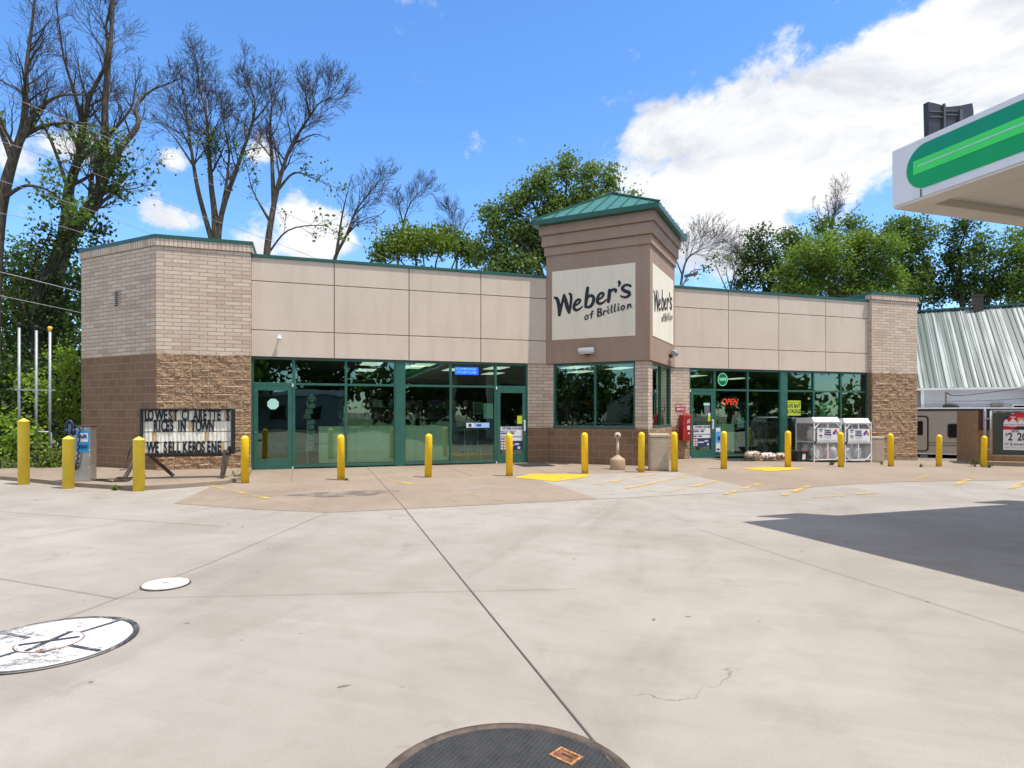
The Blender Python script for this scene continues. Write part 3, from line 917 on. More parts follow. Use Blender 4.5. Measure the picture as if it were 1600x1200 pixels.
def door(x0, x1, hinge_left, sticker=False):
    """glazed shop door with its frame and the light above it"""
    z1 = TZ - 0.012
    b = MB()
    b.box(x0 + .0005, x0 + 0.045, FY0, FY1, 0.0, z1); b.box(x1 - 0.045, x1 - .0005, FY0, FY1, 0.0, z1)
    b.box(x0 + .045, x1 - .045, FY0 + .002, FY1, z1 - .055, z1); b.box(x0 + .045, x1 - .045, FY0 + .002, FY1, 2.275, 2.365)
    fr = b.build('door_frame', M['frame'], store, bevel=0.004)
    g_ = MB(); g_.face([(x0 + .045, GY, 2.365), (x1 - .045, GY, 2.365), (x1 - .045, GY, z1 - .055), (x0 + .045, GY, z1 - .055)])
    g_.build('pane', M['glass'], fr)
    a0, a1 = x0 + 0.052, x1 - 0.052
    y0, y1 = FY0 - .006, FY1 - .04
    b = MB()
    b.box(a0, a0 + .105, y0, y1, .02, 2.268); b.box(a1 - .105, a1, y0, y1, .02, 2.268)
    b.box(a0 + .105, a1 - .105, y0 + .002, y1, .02, .29); b.box(a0 + .105, a1 - .105, y0 + .002, y1, 2.15, 2.268)
    d = b.build('door', M['frame'], store, bevel=0.004)
    g_ = MB(); g_.face([(a0 + .105, 0.07, .29), (a1 - .105, 0.07, .29), (a1 - .105, 0.07, 2.15), (a0 + .105, 0.07, 2.15)])
    g_.build('pane', M['glass'], d)
    hx = (a1 - .05) if hinge_left else (a0 + .05); px_ = (x0 + .03) if hinge_left else (x1 - .03)
    if not sticker:
        b = MB(); b.box(hx - .028, hx + .028, y0 - .012, y0 - .001, .98, 1.32); b.box(hx - .016, hx + .016, y0 - .055, y0 - .04, 1.0, 1.30)
        b.box(hx - .012, hx + .012, y0 - .04, y0 - .012, 1.0, 1.03); b.box(hx - .012, hx + .012, y0 - .04, y0 - .012, 1.27, 1.30)
        b.build('handle', M['whitemetal'], d)
        b = MB(); b.tube([(a0 + .1, .12, 1.12), (a1 - .1, .12, 1.12)], .018); b.build('push_bar', M['galv'], d)
    b = MB(); b.tube([(hx, y0 - .012, .90 if not sticker else 1.02), (hx, y0 - .001, .90 if not sticker else 1.02)], .02, 12); b.build('lock', M['steel'], d)
    b = MB(); b.box(px_ - .018, px_ + .018, y0 - .014, y0 + .004, 2.25, 2.34); b.build('hinge', M['whitemetal'], d)
    b = MB(); b.box(px_ - .018, px_ + .018, y0 - .014, y0 + .004, .005, .07); b.build('hinge', M['whitemetal'], d)
    b = MB(); b.box(x0, x1, FY0 - .06, FY1, .004, .018); b.build('threshold', M['steel'], store)
    return d


door(0.0, 1.07, False, True)
window(1.07, 2.45); window(2.45, 3.82)
def column(x0, x1):
    b = MB(); b.box(x0 + .001, x1 - .001, FY0 - .012, FY1 + .04, .012, TZ - .012); b.build('column_cover', M['frame'], store, bevel=0.004)
column(3.82, 4.08)
window(4.08, 5.45); window(5.45, 6.83)
door(6.83, 7.86, True)
door(13.66, 14.68, True)
window(14.68, 16.04); window(16.04, 17.44)
column(17.44, 17.72)
window(17.72, 18.93); window(18.93, 20.20); window(20.20, 21.455)

# ---- the corner tower, turned 45 degrees
TLc, TCc, TRc, TBc = (8.46, 0.0), (10.76, -2.30), (13.06, 0.0), (10.76, 2.30)
SQ = math.sqrt(0.5)
tp = [TLc, TCc, TRc, TBc]
b = MB(); b.prism(tp, TZ, 6.40); b.build('tower_wall', M['tower'], store, bevel=0.01)
cor = MB()
for z0, z1, d in ((6.40, 6.655, 0.05), (6.675, 7.00, 0.11), (7.02, 7.30, 0.17)):
    cor.prism(grow(tp, d), z0, z1)
cor.prism(grow(tp, 0.03), 6.655, 6.675); cor.prism(grow(tp, 0.09), 7.00, 7.02)
cor.build('cornice', M['tower'], store, bevel=0.008)
rp = grow(tp, 0.34)
b = MB(); b.prism(rp, 7.302, 7.46)
rf = b.build('eave_fascia', M['green'], store, bevel=0.01)
apex = (10.76, 0.0, 8.60)
rp2 = grow(tp, 0.325); b = MB()
for i in range(4):
    p, q = rp2[i], rp2[(i + 1) % 4]
    b.face([(*p, 7.462), (*q, 7.462), apex])
roof = b.build('tower_roof', M['roofgreen'], store)
b = MB()
A = Vector(apex)
for i in range(4):                             # standing seams and hip caps
    p, q = Vector((*rp2[i], 7.462)), Vector((*rp2[(i + 1) % 4], 7.462))
    n_ = (q - p).cross(A - p).normalized()
    if n_.z < 0: n_ = -n_
    mid = (p + q) / 2; e = (q - p).normalized(); Lh = (q - p).length / 2
    for k in range(-4, 5):
        off = k * 0.42
        if abs(off) > Lh - 0.1: continue
        t = 1 - abs(off) / Lh
        s0 = mid + e * off + n_ * .012; s1 = s0 + (A - mid) * t * 0.985
        b.bar(s0, s1, .022, .035, up=n_)
    b.bar(p + Vector((0, 0, .02)), A + Vector((0, 0, .03)), .10, .05)
b.build('roof_seam', M['green'], roof)

# tower ground storey: face F (to the left) and face R (to the right); s is measured from the front corner
INS = 0.08
cin = (TCc[0], TCc[1] + INS / SQ)
def tf(side):
    sg = -1 if side == 'F' else 1
    def f(s_, n_):                            # n_ grows into the tower
        nx, ny = (SQ, SQ) if side == 'F' else (-SQ, SQ)
        return (cin[0] + sg * SQ * s_ + nx * n_, cin[1] + SQ * s_ + ny * n_)
    return f
fF, fR = tf('F'), tf('R')
base = MB(); bk = MB()
lo_poly = [(8.46 + INS / SQ, 0.0), cin, (13.06 - INS / SQ, 0.0), (13.06 - INS / SQ, 0.32), (cin[0], cin[1] + .45), (8.46 + INS / SQ, 0.32)]
base.prism(lo_poly, -0.1, 1.085); base.build('block_base', M['block'], store)
def tp_box(mb, f, s0, s1, n0, n1_, z0, z1, uo=0.0):
    mb.prism([f(s0, n0), f(s1, n0), f(s1, n1_), f(s0, n1_)], z0, z1, uo)
Lf = math.hypot(cin[0] - lo_poly[0][0], cin[1])
# corner pier and outer jambs of brick
cp = [fF(0.385, 0), cin, fR(0.50, 0), fR(0.50, 0.22), (cin[0], cin[1] + .36), fF(0.385, 0.22)]
bk.prism(cp, 1.085, TZ - .002)
bk.build('brick_pier', M['brick'], store)
# facade piers either side of the tower, each turning into its tower face
for f_, s_in, xa, xb, xo in ((fF, 2.965, 7.865, 8.57, 7.865), (fR, 3.0, 13.655, 12.95, 13.655)):
    q0, q1 = f_(s_in, 0.0), f_(s_in, 0.22); k0 = (8.46 + (INS + .03) / SQ - .085, .03) if f_ is fF else (13.06 - (INS + .03) / SQ + .085, .03)
    P_ = [(xa, .03), k0, q0, q1, (q1[0], .32), (xa, .32)]
    if f_ is fR: P_ = P_[::-1]
    bk = MB(); bk.prism(P_, 1.085, TZ - .002, .1); bk.build('brick_pier', M['brick'], store)
for xa, xb in ((7.865, 8.58), (12.94, 13.655)):
    b = MB(); b.box(xa, xb, 0.03, 0.31, -0.1, 1.085); b.build('block_base', M['block'], store)
split_wall('split_block_face', (13.07, 0.03), (13.655, 0.03), 0.0, 1.085, (0, -1), 21, store)
split_wall('split_block_face', fR(0.0, -0.0), fR(Lf, -0.0), 0.0, 1.085, (SQ, -SQ), 22, store)


def twin(f, s0, s1, sm, name):
    b = MB()
    def bx(a0, a1, c0, c1, d0, d1): b.prism([f(a0, c0), f(a1, c0), f(a1, c1), f(a0, c1)], d0, d1)
    z0, z1 = 1.087, TZ - .004
    bx(s0, s0 + .05, .03, .13, z0, z1); bx(s1 - .05, s1, .03, .13, z0, z1); bx(sm - .032, sm + .032, .03, .13, z0, z1)
    for a0, a1 in ((s0 + .05, sm - .032), (sm + .032, s1 - .05)):
        bx(a0, a1, .032, .13, z0, z0 + .075); bx(a0, a1, .032, .13, z1 - .06, z1)
    bx(s0 - .01, s1 + .01, -.02, .029, z0 + .001, z0 + .06)
    o = b.build('window', M['frame'], store, bevel=0.004)
    g_ = MB()
    for a0, a1 in ((s0 + .05, sm - .032), (sm + .032, s1 - .05)):
        a, c = f(a0, .08), f(a1, .08)
        g_.face([(*a, z0 + .075), (*c, z0 + .075), (*c, z1 - .06), (*a, z1 - .06)])
    g_.build('pane', M['glass'], o)
twin(fF, 0.39, 2.96, 1.62, 'F')
twin(fR, 0.505, 2.995, 1.75, 'R')

# ------------------------------------------------------------------ shop signs on the tower
def catmull(pts, n=10):
    P = [Vector(p) for p in pts]; P = [P[0] * 2 - P[1]] + P + [P[-1] * 2 - P[-2]]; out = []
    for i in range(1, len(P) - 2):
        for k in range(n):
            t = k / n; a, b_, c, d = P[i - 1], P[i], P[i + 1], P[i + 2]
            out.append(0.5 * ((2 * b_) + (c - a) * t + (2 * a - 5 * b_ + 4 * c - d) * t * t + (3 * b_ - a - 3 * c + d) * t ** 3))
    out.append(P[-2]); return out


# brush strokes, measured on the photo's sign (enlarged 10.667x from pixel 855,425): points and widths
STROKES = [
    ([(128, 428), (168, 452), (190, 520), (205, 620), (206, 715)], [34, 54, 56, 56, 50]),
    ([(206, 712), (236, 590), (262, 480), (284, 386)], [46, 42, 42, 40]),
    ([(284, 392), (308, 470), (340, 590), (368, 672)], [44, 56, 60, 46]),
    ([(368, 668), (392, 560), (402, 450), (398, 385), (374, 362)], [42, 40, 42, 40, 32]),
    ([(458, 566), (520, 530), (552, 482), (530, 458), (482, 490), (452, 560), (452, 610), (488, 638), (545, 616), (590, 576)], [22, 30, 36, 34, 38, 48, 46, 38, 30, 20]),
    ([(678, 268), (664, 370), (652, 480), (644, 578)], [44, 52, 50, 44]),
    ([(652, 478), (698, 408), (742, 396), (776, 430), (768, 510), (726, 572), (680, 588), (640, 570)], [30, 38, 42, 46, 50, 46, 38, 34]),
    ([(846, 468), (908, 430), (942, 376), (916, 350), (870, 380), (842, 450), (846, 508), (884, 530), (940, 508), (986, 464)], [22, 30, 36, 34, 38, 48, 46, 38, 30, 20]),
    ([(1042, 306), (1036, 400), (1024, 492)], [44, 52, 46]),
    ([(1034, 400), (1060, 330), (1102, 296), (1142, 300), (1146, 330)], [26, 34, 38, 42, 36]),
    ([(1200, 166), (1210, 196), (1194, 246)], [40, 42, 14]),
    ([(1392, 236), (1346, 216), (1288, 230), (1254, 276), (1298, 318), (1358, 340), (1374, 380), (1330, 416), (1272, 420), (1224, 400)], [34, 32, 36, 42, 46, 48, 44, 36, 30, 18]),
    # of Brillion
    ([(672, 722), (640, 742), (632, 780), (656, 792), (684, 766), (684, 734), (668, 722)], [17] * 7),
    ([(774, 654), (754, 656), (744, 690), (738, 772)], [16, 19, 20, 18]), ([(708, 712), (772, 696)], [13, 13]),
    ([(852, 616), (848, 742)], [24, 24]),
    ([(850, 622), (896, 616), (902, 648), (858, 672)], [16, 20, 20, 14]), ([(858, 672), (904, 682), (902, 720), (850, 740)], [14, 22, 22, 16]),
    ([(950, 650), (942, 716)], [20, 20]), ([(946, 682), (962, 656), (986, 652)], [12, 16, 18]),
    ([(1022, 622), (1014, 676), (1036, 690)], [19, 19, 12]), ([(1017, 584), (1019, 588)], [22, 22]),
    ([(1082, 556), (1070, 662), (1092, 674)], [19, 19, 12]), ([(1136, 540), (1124, 648), (1150, 660)], [19, 19, 12]),
    ([(1192, 580), (1184, 634), (1208, 642)], [19, 19, 12]), ([(1190, 536), (1192, 540)], [22, 22]),
    ([(1272, 562), (1242, 582), (1236, 618), (1260, 630), (1290, 604), (1290, 574), (1270, 562)], [17] * 7),
    ([(1350, 546), (1344, 610)], [19, 19]), ([(1346, 590), (1366, 552), (1390, 540), (1394, 580), (1418, 590)], [12, 16, 20, 18, 11]),
]


def sign_point(zx, zy):
    """the stroke chart mapped onto the tower's left face: (s from the front corner, height)"""
    px, py = 855 + zx / 10.667, 425 + zy / 10.667
    r = Vector(((px - CX) / F_PX, 1.0))
    ru, rv = r.dot(U2), r.dot(V2); pu, pv = P0.dot(U2), P0.dot(V2)
    # t*(ru,rv) = (TC + p) + s*(-SQ, SQ)
    bx_, by_ = TCc[0] + pu, TCc[1] + pv
    det = ru * (-SQ) - (SQ) * rv
    t = (bx_ * (-SQ) - SQ * by_) / det
    s_ = (t * rv - by_) / SQ
    return s_, CAM_H + (HY - py) * t / F_PX


def lettering_mesh(width):
    mb = MB()
    k = 0
    for pts, wd in STROKES:
        P = [sign_point(*p) for p in pts]
        Q = catmull([(width - s_, z) for s_, z in P]); n = len(Q)
        ws = np.interp(np.linspace(0, len(wd) - 1, n), range(len(wd)), wd)
        Lr, Rr = [], []
        for i, q in enumerate(Q):
            d = (Q[min(i + 1, n - 1)] - Q[max(i - 1, 0)]).normalized(); nn_ = Vector((-d.y, d.x))
            h_ = ws[i] * 0.00218 / 2
            Lr.append(q + nn_ * h_); Rr.append(q - nn_ * h_)
        y = -0.004 - 0.0007 * k; k += 1
        for i in range(n - 1):
            mb.face([(Rr[i].x, y, Rr[i].y), (Rr[i + 1].x, y, Rr[i + 1].y), (Lr[i + 1].x, y, Lr[i + 1].y), (Lr[i].x, y, Lr[i].y)])
        for q, w_, d in ((Q[0], ws[0], Q[0] - Q[1]), (Q[-1], ws[-1], Q[-1] - Q[-2])):
            a0 = math.atan2(d.y, d.x); h_ = w_ * 0.00218 / 2
            mb.face([(q.x + h_ * math.cos(a0 - PI / 2 + PI * j / 8), y, q.y + h_ * math.sin(a0 - PI / 2 + PI * j / 8)) for j in range(9)])
    return mb


FW = 3.2527
for side, lab, s0, s1 in (('F', 'cream sign board with black brush lettering on the left facing tower side', 0.43, 3.05),
                          ('R', 'cream sign board with black brush lettering on the sunlit right facing tower side', 0.25, 3.00)):
    rz = TH - R(45) if side == 'F' else TH + R(45)
    org = TLc if side == 'F' else TCc          # the face's left end
    sg = thing('store_sign', lab, 'sign', S(org[0], org[1], 0.0), rz, 'shop name signs on the tower')
    x0, x1 = (FW - s1, FW - s0) if side == 'F' else (s0, s1)
    b = MB(); b.box(x0, x1, -0.012, 0.02, 3.785, 5.90)
    b.build('sign_board', M['signboard'], sg)
    o = lettering_mesh(FW).build('lettering', M['ink'], sg)
    o.location = (0.0 if side == 'F' else 0.05, -0.012, 0.0)

# ------------------------------------------------------------------ bollards
def dome_profile(r, h, n=8):
    return [(r * 1.0, 0.0), (r, h - r)] + [(r * math.cos(a), h - r + r * math.sin(a)) for a in [PI / 2 * i / n for i in range(1, n)]] + [(0.004, h)]


def bollard_first():
    r = 0.085; b = MB(); b.lathe(dome_profile(r, 1.05), k=28)
    return b.build('bollard', M['yellow'])


def sleeve(h, r=0.105):
    b = MB(); b.lathe([(r, 0), (r, h - .075), (r + .004, h - .07), (r + .004, h - .06), (r * .45, h - .02), (0.01, h)], k=28)
    return b.build('bollard', M['yellowsleeve'])


BG = 'yellow bollards along the front of the shop'
BL = [((383, 755), 'yellow round topped bollard just right of the letter board, by the brick corner'),
      ((533, 750), 'yellow round topped bollard in front of the pane right of the sticker door'),
      ((669, 746), 'yellow round topped bollard just right of the wide green column in the left windows'),
      ((796, 744), 'yellow round topped bollard hiding part of the store hours poster left of the tower'),
      ((914, 740), 'yellow round topped bollard under the tower window, left of the tan ash post'),
      ((1002, 738), 'yellow round topped bollard between the ash post and the beige bin at the tower corner'),
      ((1054, 737), 'yellow round topped bollard against the right side of the tower bin, by the red cabinet'),
      ((1131, 733), 'yellow round topped bollard right of the door below the red OPEN sign'),
      ((1231, 730), 'yellow round topped bollard between the firewood bags and the black tub'),
      ((1314, 730), 'yellow round topped bollard in front of the gap between the two gas bottle cages'),
      ((1392, 729), 'leaning yellow round topped bollard between the far bin and the right brick pier'),
      ((1467, 729), 'yellow round topped bollard in front of the tan trailer'),
      ((1537, 730), 'yellow round topped bollard by the brown board wall and chain link gate')]
b0 = bollard_first()
for i, ((px, py), lab) in enumerate(BL):
    o = b0 if i == 0 else b0.copy()
    if i: COL.objects.link(o)
    lx, ly = pl(px, py)
    o.location = S(lx, ly, gz(lx) - 0.005)
    o.rotation_euler = (R(random.Random(i).uniform(-.8, .8)), R(-2.5) if px == 1392 else (R(-1.0) if px > 1400 else R(random.Random(i + 50).uniform(-.7, .7))), i * 0.7)
    tag(o, lab, 'bollard', BG)
for (px, py), h, lab in (((37, 757), 1.42, 'tall pale yellow bollard with a pointed cap in front of the vent pipes'),
                         ((107, 763), 1.07, 'pale yellow bollard with a pointed cap in front of the air machine'),
                         ((217, 767), 1.07, 'pale yellow bollard with a pointed cap at the left end of the letter board')):
    o = sleeve(h); p = gnd(px, py); o.location = p
    tag(o, lab, 'bollard', 'pale sleeved bollards at the left kerb')

# ------------------------------------------------------------------ air machine, vent pipes, letter board
p = gnd(130, 753.5, ISZ)
p.y += 0.25; p.x = (128.0 - CX) / F_PX * p.y
am = thing('air_machine', 'stainless steel tyre air post with blue label and dark coiled hose on the kerb island', 'air machine', (p.x, p.y, ISZ), R(8))
b = MB(); b.box(-.20, .215, -.10, .16, 0.0, 1.16); b.build('cabinet', M['steel'], am, bevel=0.012)
b = MB(); b.box(-.215, .23, -.115, .17, 1.161, 1.185); b.build('top_plate', M['darksteel'], am)
b = MB(); b.box(-.055, .19, -.106, -.101, .62, 1.08); b.build('label_plate', M['blue'], am)
b = MB(); b.box(-.02, .17, -.109, -.1065, .84, 1.02); b.build('label_panel', M['paper'], am)
texts([('AIR', .075, .95, .11, dict(bold=.004)), ('VAC', .075, .74, .10, dict(bold=.004))], M['navy'], am, -.1125)
hose = []
for i in range(60):
    t = i / 59
    x = -.17 + .10 * (1 - math.cos(PI * t)) + .018 * math.sin(i * 1.9); z = 1.10 - .85 * math.sin(PI * min(1, t * 1.02)) ** 0.8
    hose.append((x, -.16 + .015 * math.cos(i * 1.9), z if t < .5 else z + .12 * (t - .5)))
b = MB(); b.tube(hose, .017, 6); b.build('hose', M['navyhose'], am)
b = MB()
arc = [(-.17 + .07 * math.cos(a), -.13, 1.12 + .16 * math.sin(a)) for a in [PI * i / 10 for i in range(11)]]
b.tube(arc, .032, 8); b.tube([(-.235, -.13, .98), (-.24, -.13, 1.13)], .03, 8); b.tube([(-.10, -.13, .98), (-.10, -.13, 1.13)], .03, 8)
b.build('hose_handle', M['navyhose'], am)
b = MB(); b.box(-.20, -.14, -.135, -.12, 1.0, 1.22); b.build('handle_plate', simple("blue grey plate", (.10, .22, .32), .4), am)
b = MB()
for x, z in ((-.19, .55), (-.02, .57), (.19, .3), (.2, .55), (.2, .66), (-.06, 1.10), (.03, 1.12), (.12, 1.11)):
    b.tube([(x, -.108, z), (x, -.1, z)], .012, 6)
b.build('bolt', M['whitemetal'], am)

vp = thing('vent_pipe_rack', 'three tall galvanised fuel vent pipes braced together among the bushes', 'vent pipes', at(50, 720, 17.0) * 1.0, R(4))
vz = vp.location.z
for i, (px, ty, by) in enumerate(((31, 508, 726), (52, 511, 719), (68, 512, 724))):
    x = (px - 50) / F_PX * 17.0
    zt_ = CAM_H + (HY - ty) / F_PX * 17.0 - vz; y = 0.12 * i
    b = MB(); b.tube([(x, y, -0.55), (x, y, zt_)], .034, 12); pp = b.build('pipe', M['galv'], vp)
    b = MB(); b.tube([(x, y, zt_ - .06), (x, y, zt_), (x, y, zt_ + .04), (x, y, zt_ + .07)], [.042, .052, .062, .035], 12)
    b.build('cap', M['rubber'] if i < 2 else M['yellowprint'], pp)
    b = MB(); b.tube([(x, y, .15), (x, y, .22)], .044, 12); b.build('coupling', M['galv'], pp)
b = MB(); b.tube([(.34, .24, -.5), (.34, .24, .75), (.30, .24, .78), (-.28, .12, .80), (-.32, .12, .74)], .03, 8); b.build('cross_pipe', M['galv'], vp)
b = MB()
for z in (1.95, .48, -.35): b.bar((-.42, -.06, z), (.42, .30, z), .035)
b.build('crossbar', M['galv'], vp)

MQ = 13.75
mq = thing('letter_board', 'low black framed changeable letter sign on rusty trailer legs reading LO WEST CI ARETTE S', 'sign', at(294, 720, MQ), R(14))
mq.location.z = ISZ
zt_, zb_ = CAM_H + (HY - 638.5) / F_PX * MQ - ISZ, CAM_H + (HY - 710) / F_PX * MQ - ISZ
hw = 146.0 / 2 / F_PX * MQ / math.cos(R(14)) * 0.885; hh = zt_ - zb_
b = MB()
for a0, a1, c0, c1 in ((-hw, -hw + .035, zb_, zt_), (hw - .055, hw, zb_, zt_), (-hw + .035, hw - .055, zt_ - .03, zt_), (-hw + .035, hw - .055, zb_, zb_ + .03)):
    b.box(a0, a1, -.06, .14, c0, c1)
b.build('frame', M['black'], mq, bevel=.004)
b = MB(); b.box(-hw + .036, hw - .056, .05, .12, zb_ + .031, zt_ - .031)
b.build('back_panel', simple("aged white sign face", (.74, .72, .63), .5, var=.15, vs=5), mq)
rows_ = ["LO WEST  CI ARETTE S", "  RICES IN TOWN", "", " WE SELL KEROS ENE"]
inner_w = 2 * hw - .10; rh = (hh - .07) / 4
# letter tracks and blank scalloped cards
b = MB()
for k in range(5):
    z = zb_ + .035 + rh * k; b.box(-hw + .04, hw - .06, .035, .05, z - .006, z + .006)
b.build('letter_track', M['galv'], mq)
card = MB(); stainc = MB()
n_c = 22
for r_ in range(4):
    z0 = zb_ + .045 + rh * r_; z1 = z0 + rh - .025
    for c in range(n_c):
        x0 = -hw + .05 + inner_w / n_c * c; w_ = inner_w / n_c * .98
        n_seg = 5; P = []
        tgt = stainc if (r_ * 7 + c * 5) % 13 == 4 else card
        for i in range(n_seg + 1):
            u_ = i / n_seg
            P.append((x0 + w_ * u_, .047 - .012 * math.sin(PI * u_) - .004 * ((c * 7 + r_ * 3) % 3)))
        for i in range(n_seg):
            (xa, ya), (xb, yb) = P[i], P[i + 1]
            tgt.face([(xa, ya, z0), (xb, yb, z0), (xb, yb, z1), (xa, ya, z1)])
card.build('letter_card', simple("cream letter card", (.84, .82, .72), .35, var=.10, vs=7), mq)
stainc.build('stained_letter_card', simple("rust stained letter card", (.56, .40, .20), .4, var=.2, vs=9), mq)
rw = []
PITCH = {0: [("L", 0.035), ("O", .082), ("W", .178), ("E", .245), ("S", .300), ("T", .355), ("C", .455), ("I", .500), ("A", .585), ("R", .640), ("E", .690), ("T", .750), ("T", .800), ("E", .850), ("S", .955)],
         1: [("R", .135), ("I", .180), ("C", .225), ("E", .270), ("S", .315), ("I", .395), ("N", .445), ("T", .560), ("O", .618), ("W", .690), ("N", .765)],
         3: [("W", .085), ("E", .150), ("S", .245), ("E", .295), ("L", .345), ("L", .395), ("K", .465), ("E", .520), ("R", .570), ("O", .620), ("S", .670), ("E", .735), ("N", .795), ("E", .855)]}
for r_, lst in PITCH.items():
    z = zt_ - .04 - rh * (r_ + .5)
    for ch, u_ in lst:
        rw.append((ch, -hw + .045 + inner_w * u_, z, rh * 1.48, dict(bold=.014, sx=.41 if ch != 'W' else .48)))
texts(rw, M['ink'], mq, .018)
b = MB()
b.bar((hw - .10, .05, zb_ + .16), (hw - .20, -.22, 0.0), .055); b.bar((hw - .22, -.22, .01), (hw - .16, -.18, zb_ + .10), .06)
b.build('leg', M['darksteel'], mq)
b = MB(); b.bar((-hw - .02, .02, zb_ + .10), (-hw - .22, -.35, 0.02), .075, .05); b.build('leg', M['darksteel'], mq)
b = MB(); b.bar((-hw + .12, .10, zb_ + .01), (-hw + .50, .55, .02), .06); b.build('leg', M['darksteel'], mq)
b = MB(); b.bar((hw - .3, .1, zb_ - .03), (hw + .2, .30, zb_ + .09), .05); b.build('tow_bar', M['darksteel'], mq)
b = MB(); b.box(-hw - .36, -hw - .12, -.50, -.24, .002, .05); b.box(-hw - .33, -hw - .16, -.42, -.30, .051, .10); b.build('foot_plate', M['darksteel'], mq)
b = MB(); b.bar((-hw + .2, .1, zb_ - .025), (hw - .1, .1, zb_ - .025), .05); b.build('lower_rail', M['darksteel'], mq)

cd_ = MB()
q0 = at(205, 745, 13.9); q0.z = ISZ + .012
cd_.tube(catmull([(p.x + .25, p.y + .0, ISZ + .012), (p.x + .55, p.y - .03, ISZ + .014), (p.x + .8, p.y - .25, ISZ + .014), (q0.x - .55, q0.y - .5, ISZ + .012), (q0.x - .1, q0.y - .35, ISZ + .012), (q0.x + .15, q0.y + .3, ISZ + .012)], 8), .012, 6)
tag(cd_.build('power_cord', M['rubber']), 'black power cord lying on the kerb island between air post and letter board', 'cord')
wl_ = MB()
wp = S(-2.85, .50, 0)
cn3 = Vector((U2.x * cn.x + V2.x * cn.y, U2.y * cn.x + V2.y * cn.y, 0.0))
def wallp(s_, n_, z): q = cpt(s_, n_); return S(q[0], q[1], z)
wl_.tube(catmull([tuple(wallp(2.62, .02, .62)), tuple(wallp(2.50, .05, .72)), tuple(wallp(2.30, .06, .58)), tuple(wallp(2.22, .09, .30)), tuple(wallp(2.40, .25, ISZ + .02)), tuple(wallp(2.6, .5, ISZ + .015))], 8), .011, 6)
tag(wl_.build('loose_cable', M['rubber']), 'black cable looping from an outlet on the smooth block wall behind the letter board', 'cord')

# ------------------------------------------------------------------ lot covers
o = thing('manhole_cover', 'large black ribbed tank cover with a rusty square keyhole in the foreground', 'manhole cover', (-0.017, 2.486, 0.0))
b = MB(); b.lathe([(.551, -.01), (.551, .009), (.545, .012), (.512, .012), (.508, .002)], k=72); b.build('rim', M['darksteel'], o)


def tread():
    m, nt, bs = mat_new("black tread plate")
    co = nt.new('ShaderNodeTexCoord').outputs['Object']
    w1 = nt.new('ShaderNodeTexWave', wave_type='BANDS'); w1.inputs['Scale'].default_value = 14
    nt.l.new(nt.scale(co, (1, 1, 1), (0, 0, .5)), w1.inputs[0])
    w2 = nt.new('ShaderNodeTexWave', wave_type='BANDS'); w2.inputs['Scale'].default_value = 14
    nt.l.new(nt.scale(co, (1, 1, 1), (0, 0, 2.07)), w2.inputs[0])
    h = nt.m('MULTIPLY', w1.outputs[1], w2.outputs[1])
    n = nt.noise(co, 9, 6, .7); f = nt.noise(co, 150, 3, .7)
    c = nt.mix(nt.ramp(n, .3, .7), (.022, .022, .023), (.042, .041, .040))
    c = nt.mix(nt.m('MULTIPLY', nt.ramp(f, .6, .75), .4), c, (.09, .085, .08))
    nt.l.new(c, bs.inputs['Base Color']); bs.inputs['Roughness'].default_value = .62
    bump(nt, bs, nt.m('ADD', h, nt.m('MULTIPLY', f, .6)), .5, .006)
    return m
b = MB(); b.lathe([(.500, -.008), (.500, .008), (.496, .010)], k=72); b.build('plate', tread(), o)
b = MB(); b.lathe([(.5078, -.009), (.5078, .0005)], k=72); b.build('gap', M['dark'], o)
kh = thing('keyhole_frame', None, None, (0, 0, 0)); kh.parent = o
b = MB()
kc = Vector((.255, .248)); ka = R(-42)
def krot(x, y): return (kc.x + x * math.cos(ka) - y * math.sin(ka), kc.y + x * math.sin(ka) + y * math.cos(ka))
def kbox(mb, x0, x1, y0, y1, z0, z1): mb.prism([krot(x0, y0), krot(x1, y0), krot(x1, y1), krot(x0, y1)], z0, z1)
bpy.data.objects.remove(kh)
kbox(b, -.062, .062, .032, .044, .0102, .016); kbox(b, -.062, .062, -.044, -.032, .0102, .016); kbox(b, -.062, -.050, -.032, .032, .0102, .016); kbox(b, .050, .062, -.032, .032, .0102, .016)
ko = b.build('keyhole_frame', simple("orange rust", (.36, .17, .07), .9, var=.5, vs=60, bmp=.5, bs_=120), o)
b = MB(); kbox(b, -.050, .050, -.032, .032, .0101, .0112); b.build('keyhole', M['rust'], ko)
b = MB(); kbox(b, -.030, .030, .002, .012, .0113, .0118); b.build('slot', M['dark'], ko)

o = thing('tank_cover', 'big white painted round tank cover ringed in black with black crossed lines', 'manhole cover', (-3.064, 4.105, 0.0))
b = MB(); b.lathe([(.470, .004), (.470, .012)], k=72); b.build('painted_disc', M['whitepaint'], o)
b = MB(); n_ = 72
for i in range(n_):
    a0, a1 = 2 * PI * i / n_, 2 * PI * (i + 1) / n_
    ri = .482 + .008 * math.sin(a0 * 2 + 2.6); rj = .482 + .008 * math.sin(a1 * 2 + 2.6)
    b.face([(ri * math.cos(a0), ri * math.sin(a0), .0145), (.512 * math.cos(a0), .512 * math.sin(a0), .0145), (.512 * math.cos(a1), .512 * math.sin(a1), .0145), (rj * math.cos(a1), rj * math.sin(a1), .0145)])
def rline(mb, ang, r0, r1, w, z):
    d = Vector((math.cos(ang), math.sin(ang))); nn_ = Vector((-d.y, d.x)) * w / 2
    mb.face([(*(d * r0 - nn_), z), (*(d * r1 - nn_), z), (*(d * r1 + nn_), z), (*(d * r0 + nn_), z)])
for a in (65, 160, 245, 340): rline(b, R(a), .19, .47, .032, .0150)
b.build('black_line', M['blackpaint'], o)
